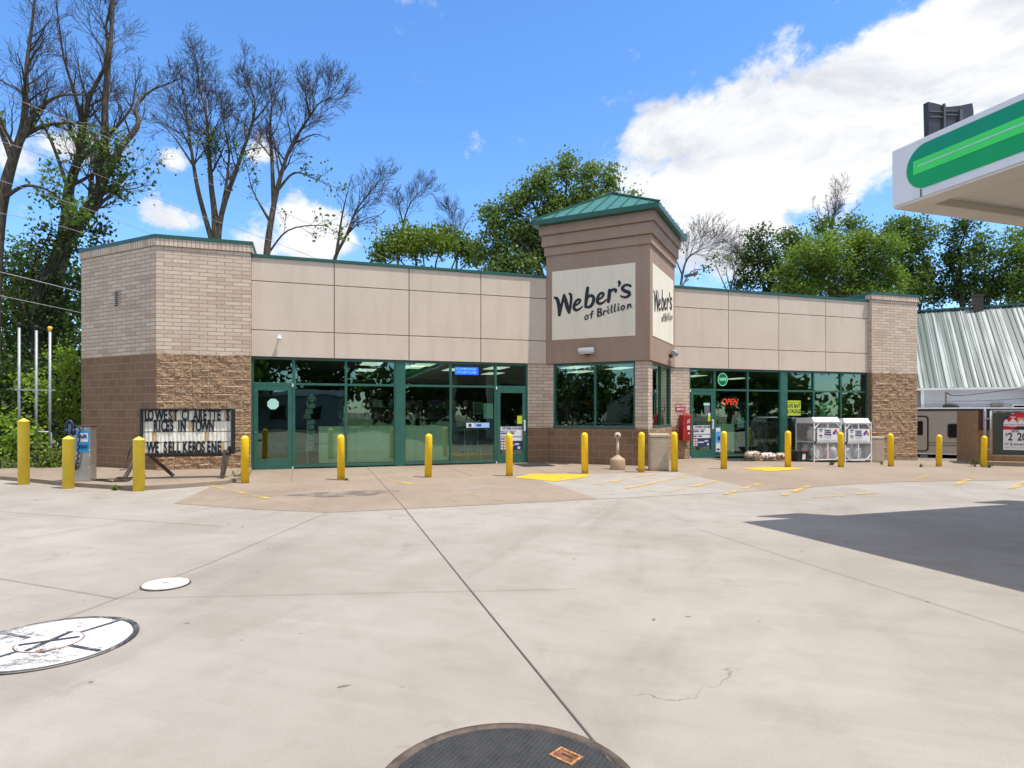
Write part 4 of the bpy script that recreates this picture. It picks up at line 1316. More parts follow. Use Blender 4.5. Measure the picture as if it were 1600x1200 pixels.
b = MB(); b.lathe([(.185, .013), (.185, .017)], k=48); lid = b.build('lid', M['whitepaint'], o)
b = MB(); rline(b, R(28), -.165, .165, .036, .0200); rline(b, R(84), -.18, .18, .036, .0205); b.build('lid_cross', M['blackpaint'], lid)
b = MB(); b.lathe([(.193, .0125), (.193, .0150)], k=48); b.build('lid_rim', M['rust'], o)
o = thing('fill_cap', 'small round white fill lid set in the concrete beyond the ringed tank cover', 'manhole cover', (-3.076, 5.505, 0.0))
b = MB(); b.lathe([(.200, .003), (.200, .010)], k=40); b.build('rim', M['darksteel'], o)
b = MB(); b.lathe([(.188, .005), (.188, .016), (.183, .018)], k=40); b.build('lid', simple("chalky white paint", (.62, .60, .56), .7, var=.06), o)
b = MB(); b.box(-.03, .03, -.008, .008, .0185, .021); b.build('lift_slot', M['darksteel'], o)

# ------------------------------------------------------------------ things on and by the shop front (x along the front, -y outwards)
def front(name, label, cat, lx, ly=0.0, z=0.0, group=None, turn=0.0):
    return thing(name, label, cat, S(lx, ly, z), TH + turn, group)

GF = FY0 - .012                               # just outside the glass line


def poster_hours(lx, z0, label):
    t = front('hours_poster', label, 'poster', lx, 0.066, z0, 'store hours posters on the doors')
    w, h = .74, .72
    b = MB(); b.box(-w / 2, w / 2, -.004, 0, h * .40, h); b.build('sheet', M['paper'], t)
    texts([('STORE HOURS', .03, h * .925, .098, dict(bold=.003)), ('MONDAY - FRIDAY', -.12, h * .80, .062, {}), ('4:30AM - 10PM', -.13, h * .715, .068, dict(bold=.003)),
           ('SATURDAY AND SUNDAY', -.005, h * .575, .057, {}), ('5AM - 10PM', -.17, h * .485, .068, dict(bold=.003))], M['navy'], t, -.006)
    b = MB(); b.box(-w / 2, w / 2, -.0045, 0, 0, h * .399); b.build('card_panel', M['navy'], t)
    b = MB()
    for i in range(2):
        for j in range(3): b.box(-w / 2 + .03 + i * .09, -w / 2 + .105 + i * .09, -.0075, -.005, .02 + j * .085, .09 + j * .085)
    b.build('card_logo', M['pink'], t)
    b = MB(); b.box(-.15, .07, -.0075, -.005, .12, .17); b.box(.10, .25, -.0075, -.005, .16, .21)
    b.v += []
    n_ = 20
    b.face([(.24 + .045 * math.cos(2 * PI * i / n_), -.0075, .075 + .045 * math.sin(2 * PI * i / n_)) for i in range(n_)])
    b.build('print_patch', simple("pale print", (.55, .57, .62), .6), t)
    return t
poster_hours(7.345, .40, 'store hours poster on the glass door beside the tower, half hidden by a bollard')
poster_hours(14.17, .40, 'store hours poster on the door right of the red cabinet')

t = front('octagon_sticker', 'pale mint octagon sticker on the leftmost glass door', 'sticker', .535, .066, 1.78)
b = MB(); b.face([(.155 * math.cos(PI / 8 + PI / 4 * i), -.003, .155 * math.sin(PI / 8 + PI / 4 * i)) for i in range(8)]); b.build('sticker_face', M['mint'], t)

def sheet_obj(name, label, cat, lx, z, w, h, mat, y=.066, group=None):
    t = front(name, label, cat, lx, y, z, group)
    b = MB(); b.box(-w / 2, w / 2, -.004, 0, -h / 2, h / 2); b.build('sheet', mat, t)
    return t
t = sheet_obj('door_sticker', 'mint notice with dark print at the top of the door right of the red cabinet', 'sticker', 14.36, 1.84, .24, .09, M['mint'])
t = sheet_obj('door_notice', 'small dark violet printed notice below the mint strip on the right hand door', 'notice', 14.37, 1.66, .20, .22, simple("violet print", (.16, .15, .24), .6, var=.5, vs=40))
t = sheet_obj('yellow_tag', 'yellow green tag by the handle of the right hand door', 'tag', 14.47, 1.35, .12, .18, M['yelgreen'])
t = sheet_obj('white_tag', 'small white tag above the yellow tag on the right hand door', 'tag', 14.47, 1.49, .11, .10, M['paper'])
t = sheet_obj('yellow_tag', 'yellow green tag by the handle of the door beside the tower', 'tag', 7.62, 1.33, .17, .24, M['yelgreen'])
t = sheet_obj('window_sheet', 'tall mint sheet stuck to the glass left of the tower door', 'notice', 6.62, 1.60, .30, .46, M['mint'], .105)
t = sheet_obj('window_frame_card', 'dark card with a thin mint border left of the tall mint sheet', 'notice', 6.29, 1.68, .28, .34, simple("olive card", (.05, .07, .05), .6), .105)
b = MB()
for a0, a1, c0, c1 in ((-.14, .14, .16, .17), (-.14, .14, -.17, -.16), (-.14, -.13, -.16, .16), (.13, .14, -.16, .16)): b.box(a0, a1, -.007, -.0045, c0, c1)
b.build('border', M['mint'], t)
t = sheet_obj('window_notice', 'pale mint notice on the glass below the red OPEN sign', 'notice', 15.78, 1.21, .27, .34, M['mint'], .105)
t = sheet_obj('blue_decal', 'blue and white vertical decal low on the glass beside the right hand door', 'sticker', 14.84, .62, .20, .86, simple("sky blue decal", (.10, .38, .78), .5), .09)
b = MB(); b.box(-.09, .09, -.0065, -.0045, .28, .40); b.box(-.09, .09, -.0065, -.0045, -.40, -.12); b.build('white_area', M['paper'], t)
b = MB(); b.box(-.02, .08, -.009, -.007, -.02, .12); b.box(-.06, .06, -.009, -.007, -.36, -.30); b.build('print_patch', M['navy'], t)
t = front('blue_banner', 'pale blue strip sign with round logo across the pane left of the tower door', 'sign', 6.29, .086, 1.17)
b = MB(); b.box(-.36, .36, -.006, 0, -.075, .075); b.build('strip', simple("pale blue strip", (.34, .56, .80), .5), t)
b = MB(); b.box(-.35, -.12, -.0085, -.0065, -.065, .065); b.build('white_area', M['paper'], t)
b = MB(); b.face([(-.245 + .052 * math.cos(2 * PI * i / 20), -.010, .052 * math.sin(2 * PI * i / 20)) for i in range(20)]); b.build('round_logo', M['navy'], t)
b = MB(); b.box(-.04, .10, -.009, -.0065, -.03, .03); b.build('print_patch', M['blueprint'], t)
t = front('yellow_sign', 'yellow green card reading LIVE BAIT and TACKLE in the window right of the wide column', 'sign', 18.06, .086, 1.72)
b = MB(); b.box(-.31, .31, -.006, 0, -.27, .27); b.build('card', M['yelgreen'], t)
texts([('LIVE BAIT', 0, .075, .19, dict(bold=.004, sx=.72)), ('& TACKLE', 0, -.12, .19, dict(bold=.004, sx=.72))], M['black'], t, -.008)
b = MB(); b.box(-.31, .31, -.008, -.0062, .20, .215); b.build('rule', M['black'], t)
t = front('menu_board', 'small dark board with a pale green border under the OPEN sign', 'sign', 14.97, .105, 1.46)
b = MB(); b.box(-.15, .15, -.006, 0, -.21, .21); b.build('board', M['dark'], t)
b = MB()
for a0, a1, c0, c1 in ((-.165, .165, .21, .235), (-.165, .165, -.235, -.21), (-.165, -.15, -.21, .21), (.15, .165, -.21, .21)): b.box(a0, a1, -.008, 0, c0, c1)
b.build('border', simple("pale olive border", (.32, .42, .20), .6), t)
b = MB()
for i, (x0, x1) in enumerate(((-.09, .0), (-.08, .05), (-.09, .02), (-.02, .09))): b.box(x0, x1, -.009, -.0062, .12 - .08 * i, .135 - .08 * i)
b.build('chalk_line', simple("chalk green", (.25, .42, .32), .7), t)

neon_red = emis("red neon", (1.0, .07, .04), 1.2); neon_w = emis("white green neon", (.45, 1.0, .72), 0.9); neon_b = emis("blue led", (.02, .10, 1.0), 1.6); led_l = emis("bright blue led", (.18, .35, 1.0), 2.4)
t = front('open_sign', 'red lit OPEN sign in an oval tube behind the right hand glass', 'neon sign', 15.34, .13, 1.92)
text('OPEN', neon_red, t, 0, 0, 0, .30, bold=.004, shear=.25, sx=.85)
b = MB(); b.tube([(.40 * math.cos(2 * PI * i / 32) + .02, .01, .18 * math.sin(2 * PI * i / 32)) for i in range(33)], .009, 6); b.build('oval_tube', simple("unlit dull tube", (.16, .20, .18), .4), t)
t = front('vape_sign', 'round pale green lit VAPE sign in the small upper pane', 'neon sign', 15.06, .13, 2.70)
b = MB(); b.face([(.185 * math.cos(2 * PI * i / 32), .012, .21 * math.sin(2 * PI * i / 32)) for i in range(32)]); b.build('disc', emis("dim green disc", (.06, .24, .17), .35), t)
b = MB(); b.tube([(.19 * math.cos(2 * PI * i / 32), 0, .215 * math.sin(2 * PI * i / 32)) for i in range(33)], .010, 6); b.build('ring_tube', neon_w, t)
text('VAPE', neon_w, t, 0, -.004, 0, .155, bold=.002, sx=.82)
t = front('led_sign', 'glowing blue sign panel with two rows of lettering in an upper pane', 'led sign', 5.96, .13, 2.80)
b = MB(); b.box(-.36, .36, 0, .03, -.115, .115); b.build('panel', neon_b, t)
b = MB(); rr = random.Random(8)
for r_ in range(2):
    x = -.33
    while x < .30:
        w_ = rr.uniform(.02, .045); h_ = .07; z = .05 - .10 * r_
        b.box(x, x + .010, -.003, -.001, z - h_ / 2, z + h_ / 2)
        if rr.random() < .8: b.box(x + .011, x + w_, -.003, -.001, z + h_ / 2 - .012 - rr.choice((0, .03)), z + h_ / 2 - rr.choice((0, .03)) + .0)
        x += w_ + .016
b.build('glowing_row', led_l, t)
t = front('cloud_neon', 'faint unlit neon outline in the upper pane above the gas cages', 'neon sign', 19.75, .13, 2.66)
b = MB(); b.tube([((.22 + .05 * math.sin(5 * a)) * math.cos(a), 0, (.14 + .03 * math.sin(5 * a)) * math.sin(a)) for a in [2 * PI * i / 40 for i in range(41)]], .008, 5)
b.tube([(-.33 + (.10 + .02 * math.sin(4 * a)) * math.cos(a), 0, (.17) * math.sin(a)) for a in [2 * PI * i / 30 for i in range(31)]], .008, 5)
b.build('tube', simple("dull tube", (.28, .38, .30), .4), t)
text('LOTTO', simple("dull letter tube", (.28, .36, .32), .4), t, .02, -.002, -.02, .12, sx=.9)

# red wall sign and extinguisher cabinet on the brick pier
t = front('wall_sign', 'small red sign with two white rows on the brick above the fire cabinet', 'sign', 13.30, .028, 1.72)
b = MB(); b.box(-.19, .19, -.008, 0, -.13, .13); b.build('plate', M['red'], t)
texts([('SHUT-OFF', 0, .055, .105, dict(bold=.003, sx=.75)), ('SWITCH', 0, -.06, .105, dict(bold=.003, sx=.75))], M['paper'], t, -.010)
t = front('extinguisher_cabinet', 'tall dark red fire extinguisher cabinet on the brick pier', 'fire cabinet', 13.36, -.02, .62)
b = MB(); b.box(-.13, .22, -.20, .035, 0.0, .86); b.build('body', M['red'], t, bevel=.02)
b = MB(); b.box(-.01, .20, -.206, -.201, .05, .80); b.build('door_panel', simple("dark red panel", (.26, .02, .02), .25), t)
b = MB(); b.box(.03, .14, -.211, -.207, .36, .50); b.box(.06, .13, -.211, -.207, .22, .27); b.build('label_patch', M['paper'], t)
b = MB(); b.tube([(.08 + .05 * math.cos(a), -.212, .64 + .05 * math.sin(a)) for a in [2 * PI * i / 14 for i in range(15)]], .008, 5); b.bar((.03, -.212, .57), (.13, -.212, .72), .012); b.build('emblem', M['paper'], t)
b = MB(); b.tube([(-.02, -.08, .86), (-.02, -.08, .90), (.10, -.08, .91), (.10, -.08, .86)], .02, 8); b.build('top_handle', M['red'], t)

# ash post, bins
def ash_post(loc, rz, label):
    t = thing('ash_post', label, 'ash post', loc, rz)
    b = MB(); b.lathe([(.205, 0), (.21, .03), (.205, .25), (.19, .29), (.10, .345), (.055, .38), (.05, .40)], k=28); b.build('base', M['tanpebble'], t)
    b = MB(); b.lathe([(.045, .39), (.040, .55), (.036, .84)], k=20); b.build('neck', M['beige'], t)
    b = MB(); b.lathe([(.04, .83), (.082, .87), (.092, .92), (.085, .97), (.05, 1.005), (.005, 1.012)], k=24); h_ = b.build('head', M['beige'], t)
    b = MB(); b.tube([(0, -.080, .915), (0, -.094, .915)], .027, 14); b.build('opening', M['dark'], h_)
    return t
lx, ly = pl(965, 733.5)
ash_post(S(lx, ly), TH - R(30), 'tan pole style ash post standing below the tower window')


def bin_(loc, rz, label, w, d, h):
    t = thing('litter_bin', label, 'bin', loc, rz, 'beige bins by the shop front')
    b = MB(); b.prism([(-w / 2, -d / 2), (w / 2, -d / 2), (w / 2, d / 2), (-w / 2, d / 2)], 0.01, h * .90)
    b.build('body', M['beige'], t, bevel=.012)
    b = MB(); b.box(-w / 2 + .045, w / 2 - .045, -d / 2 - .008, -d / 2 - .001, .06, h * .84); b.box(-w / 2 - .008, -w / 2 - .001, -d / 2 + .045, d / 2 - .045, .06, h * .84)
    b.build('side_panel', M['beige'], t, bevel=.004)
    b = MB(); b.prism([(-w / 2 - .01, -d / 2 - .01), (w / 2 + .01, -d / 2 - .01), (w / 2 + .01, d / 2 + .01), (-w / 2 - .01, d / 2 + .01)], h * .905, h)
    b.build('lid', M['beige'], t, bevel=.025)
    return t
lx, ly = pl(1031, 736)
bin_(S(lx + .1, ly + .22), TH - R(25), 'beige square litter bin at the foot of the tower corner', .50, .50, .98)
lx, ly = pl(1374, 722.5)
bin_(S(lx, ly + .2, gz(lx)), TH - R(28), 'beige square litter bin between the gas cages and the right brick pier', .46, .46, .90)

# wall lights and camera
for (fx, s_, z, lab) in ((fF, 1.80, 3.37, 'white cylinder wall light above the left facing tower window'), (fR, 2.38, 3.42, 'grey box wall light above the right facing tower window')):
    q = fx(s_, -INS)
    t = thing('wall_light', lab, 'wall light', S(q[0], q[1], z), TH + (-R(45) if fx is fF else R(45)), 'wall lights on the tower')
    b = MB(); b.box(-.07, .07, -.10, -.001, -.10, .02); b.build('bracket', M['darksteel'], t, bevel=.006)
    b = MB(); b.tube([(-.24, -.17, .04), (-.23, -.17, .04), (.23, -.17, .04), (.24, -.17, .04)], [.06, .082, .082, .06], 16); b.build('housing', M['whitemetal'] if fx is fF else M['galv'], t)
    b = MB(); b.box(-.20, .20, -.20, -.13, -.062, -.043); b.build('lens', M['paper'], t)
t = front('security_camera', 'small white dome camera on a bracket high above the leftmost door', 'camera', .70, 0.0, 3.60)
b = MB(); b.lathe([(.05, -.10), (.062, -.06), (.055, -.02), (.02, 0)], c=(0, -.13), k=16); b.build('dome', M['whitemetal'], t)
b = MB(); b.tube([(0, 0, .02), (0, -.13, .02)], .018, 8); b.tube([(0, -.004, .02), (0, -.012, .02)], .05, 12); b.build('arm', M['whitemetal'], t)

# gas bottle cages
def gas_bottle(loc, label, mat):
    t = thing('gas_bottle', label, 'gas bottle', loc, 0, 'gas bottles in the cages')
    b = MB(); b.lathe([(.11, 0), (.11, .03), (.14, .06), (.155, .12), (.155, .28), (.13, .35), (.06, .385), (.03, .39)], k=18); b.build('tank', mat, t)
    b = MB(); n_ = 12
    for i in range(n_ - 3):
        a0, a1 = 2 * PI * (i + 1.5) / n_, 2 * PI * (i + 2.5) / n_
        b.face([(.09 * math.cos(a0), .09 * math.sin(a0), .36), (.09 * math.cos(a1), .09 * math.sin(a1), .36), (.09 * math.cos(a1), .09 * math.sin(a1), .46), (.09 * math.cos(a0), .09 * math.sin(a0), .46)])
    b.build('collar', mat, t)
    b = MB(); b.tube([(0, 0, .385), (0, 0, .44)], .022, 8); b.build('valve', M['gold'], t)
    return t


def cage(lx, label, w, h, d=.80, zg=0.0):
    ly = -.62 - d
    t = front('gas_cage', label, 'gas cage', lx, ly, zg, 'white wire gas bottle cages')
    b = MB(); e = .032
    for x in (0, w):
        for y in (0, d): b.bar((x, y, .0), (x, y, h), e)
    for z in (.10, h):
        for y in (0, d): b.bar((e / 2, y, z), (w - e / 2, y, z), e)
        for x in (0, w): b.bar((x, e / 2, z), (x, d - e / 2, z), e)
    b.bar((w * .5, -.004, .12), (w * .5, -.004, h - .02), .03)
    b.bar((e / 2, -.004, h * .50), (w - e / 2, -.004, h * .50), .028)
    for (x0, z0, x1, z1) in ((.0, h - .20, .20, h - .01), (w, h - .20, w - .20, h - .01), (.0, .30, .20, .11), (w, .30, w - .20, .11)):
        b.bar((x0, -.010, z0), (x1, -.010, z1), .028)
    b.bar((.02, d * .5, h * .52), (w - .02, d * .5, h * .52), .03); b.bar((0.01, .05, h * .52), (.01, d - .05, h * .52), .03)
    b.build('frame', M['whitemetal'], t)
    b = MB()
    def q_(p0, p1, p2, p3, W_, H_): b.face([p0, p1, p2, p3], [(0, 0), (W_, 0), (W_, H_), (0, H_)])
    q_((0.01, .006, .1), (w - .01, .006, .1), (w - .01, .006, h), (0.01, .006, h), w, h)
    q_((.004, d - .01, .1), (.004, .01, .1), (.004, .01, h), (.004, d - .01, h), d, h)
    q_((w - .004, .01, .1), (w - .004, d - .01, .1), (w - .004, d - .01, h), (w - .004, .01, h), d, h)
    q_((w, d - .005, .1), (0, d - .005, .1), (0, d - .005, h), (w, d - .005, h), w, h)
    b.build('mesh_panel', M['cagemesh'], t)
    b = MB(); b.prism([(-.02, -.03), (w + .02, -.03), (w + .02, d), (-.02, d)], h + .018, h + .05)
    b.face([(-.005, .02, h + .05), (w - .02, .02, h + .05), (w - .03, .10, h + .19), (.01, .10, h + .19)])
    b.face([(.01, .10, h + .19), (w - .03, .10, h + .19), (w - .03, d, h + .15), (.01, d, h + .15)])
    for x in (.002, w - .025): b.face([(x, .02, h + .05), (x, d, h + .05), (x, d, h + .15), (x, .10, h + .19)])
    b.build('lid', M['whitemetal'], t)
    b = MB(); b.face([(0, 0, .115), (w, 0, .115), (w, d, .115), (0, d, .115)]); b.build('floor_plate', M['galv'], t)
    b = MB(); b.box(-.025, .05, -.035, -.02, h * .47, h * .54); b.build('latch', M['black'], t)
    # printed panel on the door
    sp = MB(); sp.box(w * .09, w * .93, -.034, -.027, h * .52, h * .865); s_ = sp.build('sign_panel', M['paper'], t)
    return t


def cage_print(t, w, h):
    x0, x1, z0, z1 = w * .09, w * .93, h * .52, h * .865; W_, H_ = x1 - x0, z1 - z0
    y = -.037
    texts([('SPARE', x0 + W_ * .16, z1 - H_ * .10, .060, dict(bold=.002, sx=.9)), ('20 LB', x0 + W_ * .16, z1 - H_ * .24, .050, {}), ('REFILL', x0 + W_ * .16, z1 - H_ * .52, .060, dict(bold=.002, sx=.9)), ('15 LB', x0 + W_ * .16, z1 - H_ * .66, .050, {}),
           ('Propane', x0 + W_ * .46, z1 - H_ * .14, .080, dict(bold=.003)), ('Cylinder', x0 + W_ * .47, z1 - H_ * .29, .080, dict(bold=.003)), ('Exchange', x0 + W_ * .47, z1 - H_ * .44, .080, dict(bold=.003))],
          M['navy'], t, y, 'sign_lettering')
    b = MB()
    for k, wd in ((.56, .30), (.64, .34), (.72, .30)): b.box(x0 + W_ * .32, x0 + W_ * (.32 + wd), y, y + .002, z1 - H_ * k - .006, z1 - H_ * k + .004)
    for k in (.86, .92): b.box(x0 + W_ * .05, x0 + W_ * .85, y, y + .002, z1 - H_ * k - .004, z1 - H_ * k + .002)
    b.build('fine_print', simple("grey print", (.35, .35, .42), .7), t)
    cx_, cz_ = x0 + W_ * .82, z1 - H_ * .36; a = H_ * .155
    for dx, dz, m_ in ((0, a, M['cigred']), (-a, 0, M['blueprint']), (a, 0, M['yellowprint'])):
        b = MB(); b.face([(cx_ + dx, y, cz_ + dz - a), (cx_ + dx + a, y, cz_ + dz), (cx_ + dx, y, cz_ + dz + a), (cx_ + dx - a, y, cz_ + dz)]); b.build('hazard_diamond', m_, t)
    b = MB(); b.tube([(cx_ + a + .035 * math.cos(q), y - .003, cz_ + .0 + .035 * math.sin(q)) for q in [2 * PI * i / 12 for i in range(13)]], .006, 4); b.build('emblem', M['navy'], t)


def front_x(px, ly):                          # store x of a pixel column on the line y=ly
    ru = Vector(((px - CX) / F_PX, 1.0)); a_, c_ = ru.dot(U2), ru.dot(V2); pu, pv = P0.dot(U2), P0.dot(V2)
    t = (ly + pv) / c_
    return t * a_ - pu
CY = -1.42
x_a = front_x(1272, CY); x_b = front_x(1313.5, CY); x_c = front_x(1320.5, CY); x_d = front_x(1361, CY)
zg = gz(x_a + .5) - .01
c1 = cage(x_a, 'left white gas bottle cage with a price panel, beside the black tub', x_b - x_a, 1.34, zg=zg); cage_print(c1, x_b - x_a, 1.34)
zg2 = gz(x_c + .5) - .01
c2 = cage(x_c, 'right white gas bottle cage with a price panel, beside the far bin', x_d - x_c, 1.34, zg=zg2); cage_print(c2, x_d - x_c, 1.34)
wpaint = simple("white tank paint", (.66, .66, .65), .35); tpaint = simple("tan tank paint", (.56, .44, .34), .4); rpaint = simple("pinkish tank paint", (.62, .42, .42), .4)
gl_ = [(x_a + .20, .18, .12, wpaint), (x_a + .20, .56, .12, wpaint), (x_a + .42, .25, .12, tpaint), (x_a + .78, .25, .12, rpaint), (x_a + .20, .30, .74, wpaint), (x_a + .60, .45, .74, wpaint), (x_a + 1.08, .3, .12, wpaint),
       (x_c + .34, .28, .12, wpaint), (x_c + .80, .28, .12, wpaint), (x_c + .36, .62, .12, wpaint), (x_c + .60, .5, .74, wpaint)]
gn = ['white gas bottle low at the front left of the left cage', 'white gas bottle low at the back of the left cage', 'tan gas bottle behind the left cage door', 'pinkish gas bottle in the right half of the left cage', 'white gas bottle on the upper shelf seen through the left cage side', 'white gas bottle on the upper shelf behind the left price panel', 'white gas bottle low at the right end of the left cage, behind the bollard',
      'white gas bottle low in the left half of the right cage', 'white gas bottle low in the right half of the right cage', 'white gas bottle at the back of the right cage', 'white gas bottle on the upper shelf behind the right price panel']
for (gx, gy, gzv, m_), lab in zip(gl_, gn):
    gas_bottle(S(gx, CY + gy, (zg if gx < x_c - .02 else zg2) + gzv), lab, m_)

# firewood bags, rack post, black tub
fx0 = front_x(1164, -1.0); fx1 = front_x(1226, -1.0)
rr = random.Random(3)
fl = ['firewood bag nearest the red door side, leaning on the dark rack post', 'firewood bag in the middle, with pale printed wrap and dark holes', 'low firewood bag beside the bollard at the right end of the row']
for k, (u_, w_, h_) in enumerate(((.17, .62, .30), (.52, .66, .24), (.86, .46, .22))):
    t = front('firewood_bag', fl[k], 'firewood', fx0 + (fx1 - fx0) * u_, -1.05, gz(fx0) + .0, 'firewood bags by the glass', turn=R(rr.uniform(-6, 6)))
    mb = MB(); nx, ny = 14, 12
    for i in range(nx + 1):
        for j in range(ny):
            a = 2 * PI * j / ny; x = (i / nx - .5) * w_
            e = max(.05, 1 - abs(2 * i / nx - 1) ** 4); q = 1 + rr.uniform(-.10, .10)
            mb.v.append((x, .17 * math.cos(a) * e ** .5 * q, .02 + h_ / 2 + (h_ / 2) * math.sin(a) * e ** .5 * q))
    for i in range(nx):
        for j in range(ny): mb._f((i * ny + j, (i + 1) * ny + j, (i + 1) * ny + (j + 1) % ny, i * ny + (j + 1) % ny), False)
    mb.f.append(tuple(range(ny))); mb.uv.append([(0, 0)] * ny); mb.mi.append(0); mb.sm.append(False)
    mb.f.append(tuple(nx * ny + j for j in range(ny))[::-1]); mb.uv.append([(0, 0)] * ny); mb.mi.append(0); mb.sm.append(False)
    wrap = simple("printed bag wrap", (.58, .50, .45) if k == 1 else (.44, .33, .25), .4, var=.55, vs=18, bmp=.4, bs_=20)
    mb.build('wrap', wrap, t)
    b = MB()
    for i in range(9):
        x = rr.uniform(-.40, .40) * w_; z = .02 + h_ * rr.uniform(.2, .85)
        b.face([(x + rr.uniform(.018, .035) * math.cos(a), -.178, z + rr.uniform(.018, .04) * math.sin(a)) for a in [2 * PI * q / 7 for q in range(7)]])
    b.build('dark_hole', M['dark'], t)
    b = MB()
    for i in range(4): b.tube([(-w_ * .45, -.10 + .06 * i, .03 + .012 * (i % 2)), (w_ * .45, -.10 + .06 * i, .03)], .035, 6)
    b.build('log', M['wood'], t)
t = front('rack_post', 'thin dark empty rack posts standing at the left end of the firewood bags', 'rack', front_x(1165, -.80), -.80, gz(fx0))
b = MB(); b.bar((0, 0, 0), (0, 0, 1.32), .022); b.bar((.24, 0, 0), (.24, 0, 1.34), .022); b.build('post', M['black'], t)
b = MB(); b.bar((0, -.25, .03), (0, .25, .03), .02); b.bar((.24, -.25, .03), (.24, .25, .03), .02); b.bar((.0, .0, 1.28), (.24, 0, 1.28), .018); b.build('foot', M['black'], t)
xt = front_x(1248, -1.15)
t = front('black_tub', 'black plastic tub with a white and red label left of the gas cages', 'tub', xt - .02, -1.18, gz(xt))
b = MB()
lo = [(-.19, -.13), (.19, -.13), (.19, .13), (-.19, .13)]; hi = [(-.24, -.17), (.24, -.17), (.24, .17), (-.24, .17)]
for i in range(4):
    j = (i + 1) % 4; b.face([(*lo[i], .0), (*lo[j], .0), (*hi[j], .34), (*hi[i], .34)])
b.face([(*p_, .005) for p_ in lo]); b.build('body', M['rubber'], t)
b = MB(); b.prism(grow(hi, .02), .341, .375); b.build('rim', M['rubber'], t)
b = MB(); b.face([(-.01, -.158, .08), (.12, -.158, .08), (.125, -.170, .27), (-.01, -.170, .27)]); lb_ = b.build('label_sheet', M['paper'], t)
b = MB(); b.box(-.02, .16, -.196, -.191, .345, .372); b.build('red_strip', M['cigred'], t)

# door mats
for lx_, ly_, w_, lab in ((7.75, -.75, .95, 'black rubber mat in front of the door beside the tower'), (14.75, -.75, 1.0, 'black rubber mat in front of the right hand door')):
    t = MB(); t.box(-w_ / 2, w_ / 2, -.55, .45, 0, .012); o = t.build('door_mat', M['rubber']); o.location = S(lx_, ly_, gz(lx_) + .008); o.rotation_euler = (0, 0, TH)
    tag(o, lab, 'mat', 'rubber door mats')

# ------------------------------------------------------------------ inside the shop, seen through the glass
def cabinet(lx0, lx1, ly, z0, z1, d, label, cuts=()):
    t = front('shop_counter', label, 'counter', lx0, ly, 0.008, 'pale counters standing inside the windows')
    w = lx1 - lx0; b = MB(); xs = [0] + [c - lx0 for c in cuts] + [w]
    for i in range(len(xs) - 1): b.box(xs[i] + .004, xs[i + 1] - .004, 0, d, z0, z1)
    b.build('back_panel', M['cabinet'], t)
    b = MB(); b.box(-.01, w + .01, -.01, d + .02, z1 + .001, z1 + .03); b.build('counter_top', M['cabinet'], t)
    b = MB(); b.box(.02, w - .02, .05, d, 0, z0 - .001); b.build('plinth', M['dark'], t)
    return t
cabinet(1.72, 3.80, .24, .12, 1.12, .5, 'pale counter back behind the window right of the sticker door', (2.72,))
cabinet(4.10, 5.44, .24, .12, 1.12, .5, 'pale counter back behind the window right of the wide left column', (4.45,))
cabinet(14.74, 15.62, .24, .10, 1.12, .5, 'pale green counter back behind the glass by the right hand door')
for k, (x, y, L, col_) in enumerate(((2.4, 3.6, 2.2, 'wall of dark goods seen past the left counter'), (4.6, 5.0, 3.0, 'long goods shelf deep inside the left half'), (16.6, 2.6, 1.9, 'goods shelf behind the middle right window'), (18.5, 4.5, 2.5, 'goods shelf deep behind the bait sign'), (10.2, 4.5, 2.5, 'goods shelf behind the tower window'))):
    t = front('goods_shelf', col_, 'shelf', x, y, .008, 'goods shelves inside the shop')
    b = MB()
    for z in (.1, .5, .9, 1.3, 1.7): b.box(0, L, 0, .4, z, z + .03)
    b.box(0, L, .4, .43, 0, 1.8); b.build('rack', simple("dark shelf", (.09, .09, .085), .6), t)
    rr = random.Random(40 + k)
    for m_i, m_ in enumerate((simple("red packs", (.22, .03, .03), .5, var=.6, vs=12), simple("pale packs", (.30, .29, .25), .5, var=.5, vs=12), simple("blue packs", (.03, .06, .16), .5, var=.6, vs=12))):
        b = MB()
        for z in (.13, .53, .93, 1.33, 1.73):
            x_ = .02 + rr.random() * .1
            while x_ < L - .2:
                w_ = rr.uniform(.07, .18)
                if rr.random() < .36: b.box(x_, x_ + w_ * .95, .03, .3, z, z + rr.uniform(.18, .32))
                x_ += w_
        b.build('goods', m_, t)
t = front('display_stand', 'pale green cooler cabinet behind the glass above the right gas cage', 'cabinet', 20.05, .9, .008)
b = MB(); b.box(0, .95, 0, .6, 0, 1.12); b.box(.05, .85, .05, .6, 1.16, 1.95); b.build('body', simple("pale green cabinet", (.30, .60, .28), .5), t)
b = MB(); b.bar((.30, -.03, 1.55), (.62, -.03, 1.1), .02); b.box(.05, .85, .02, .049, 1.55, 1.575); b.build('shelf_edge', M['dark'], t)
t = front('chair', 'pale framed chair inside the pane left of the tower door', 'chair', 6.15, .75, .008)
b = MB()
for x in (0, .42):
    for y in (0, .40): b.bar((x, y, 0), (x, y, .45 if y == 0 else 1.0), .025)
b.build('frame', M['mint'], t)
b = MB(); b.box(-.01, .43, -.01, .41, .452, .48); b.build('seat', M['navyhose'], t)
b = MB(); b.box(.0, .42, .385, .405, .65, .95); b.build('backrest', M['navyhose'], t)
t = front('spiral_rack', 'tall narrow display of hanging packs behind the pane right of the sticker door', 'display', 1.42, .62, .008)
b = MB(); b.bar((0, 0, 0), (0, 0, 1.9), .03); b.bar((-.18, 0, .02), (.18, 0, .02), .03); b.build('post', M['galv'], t)
b = MB(); rr = random.Random(5)
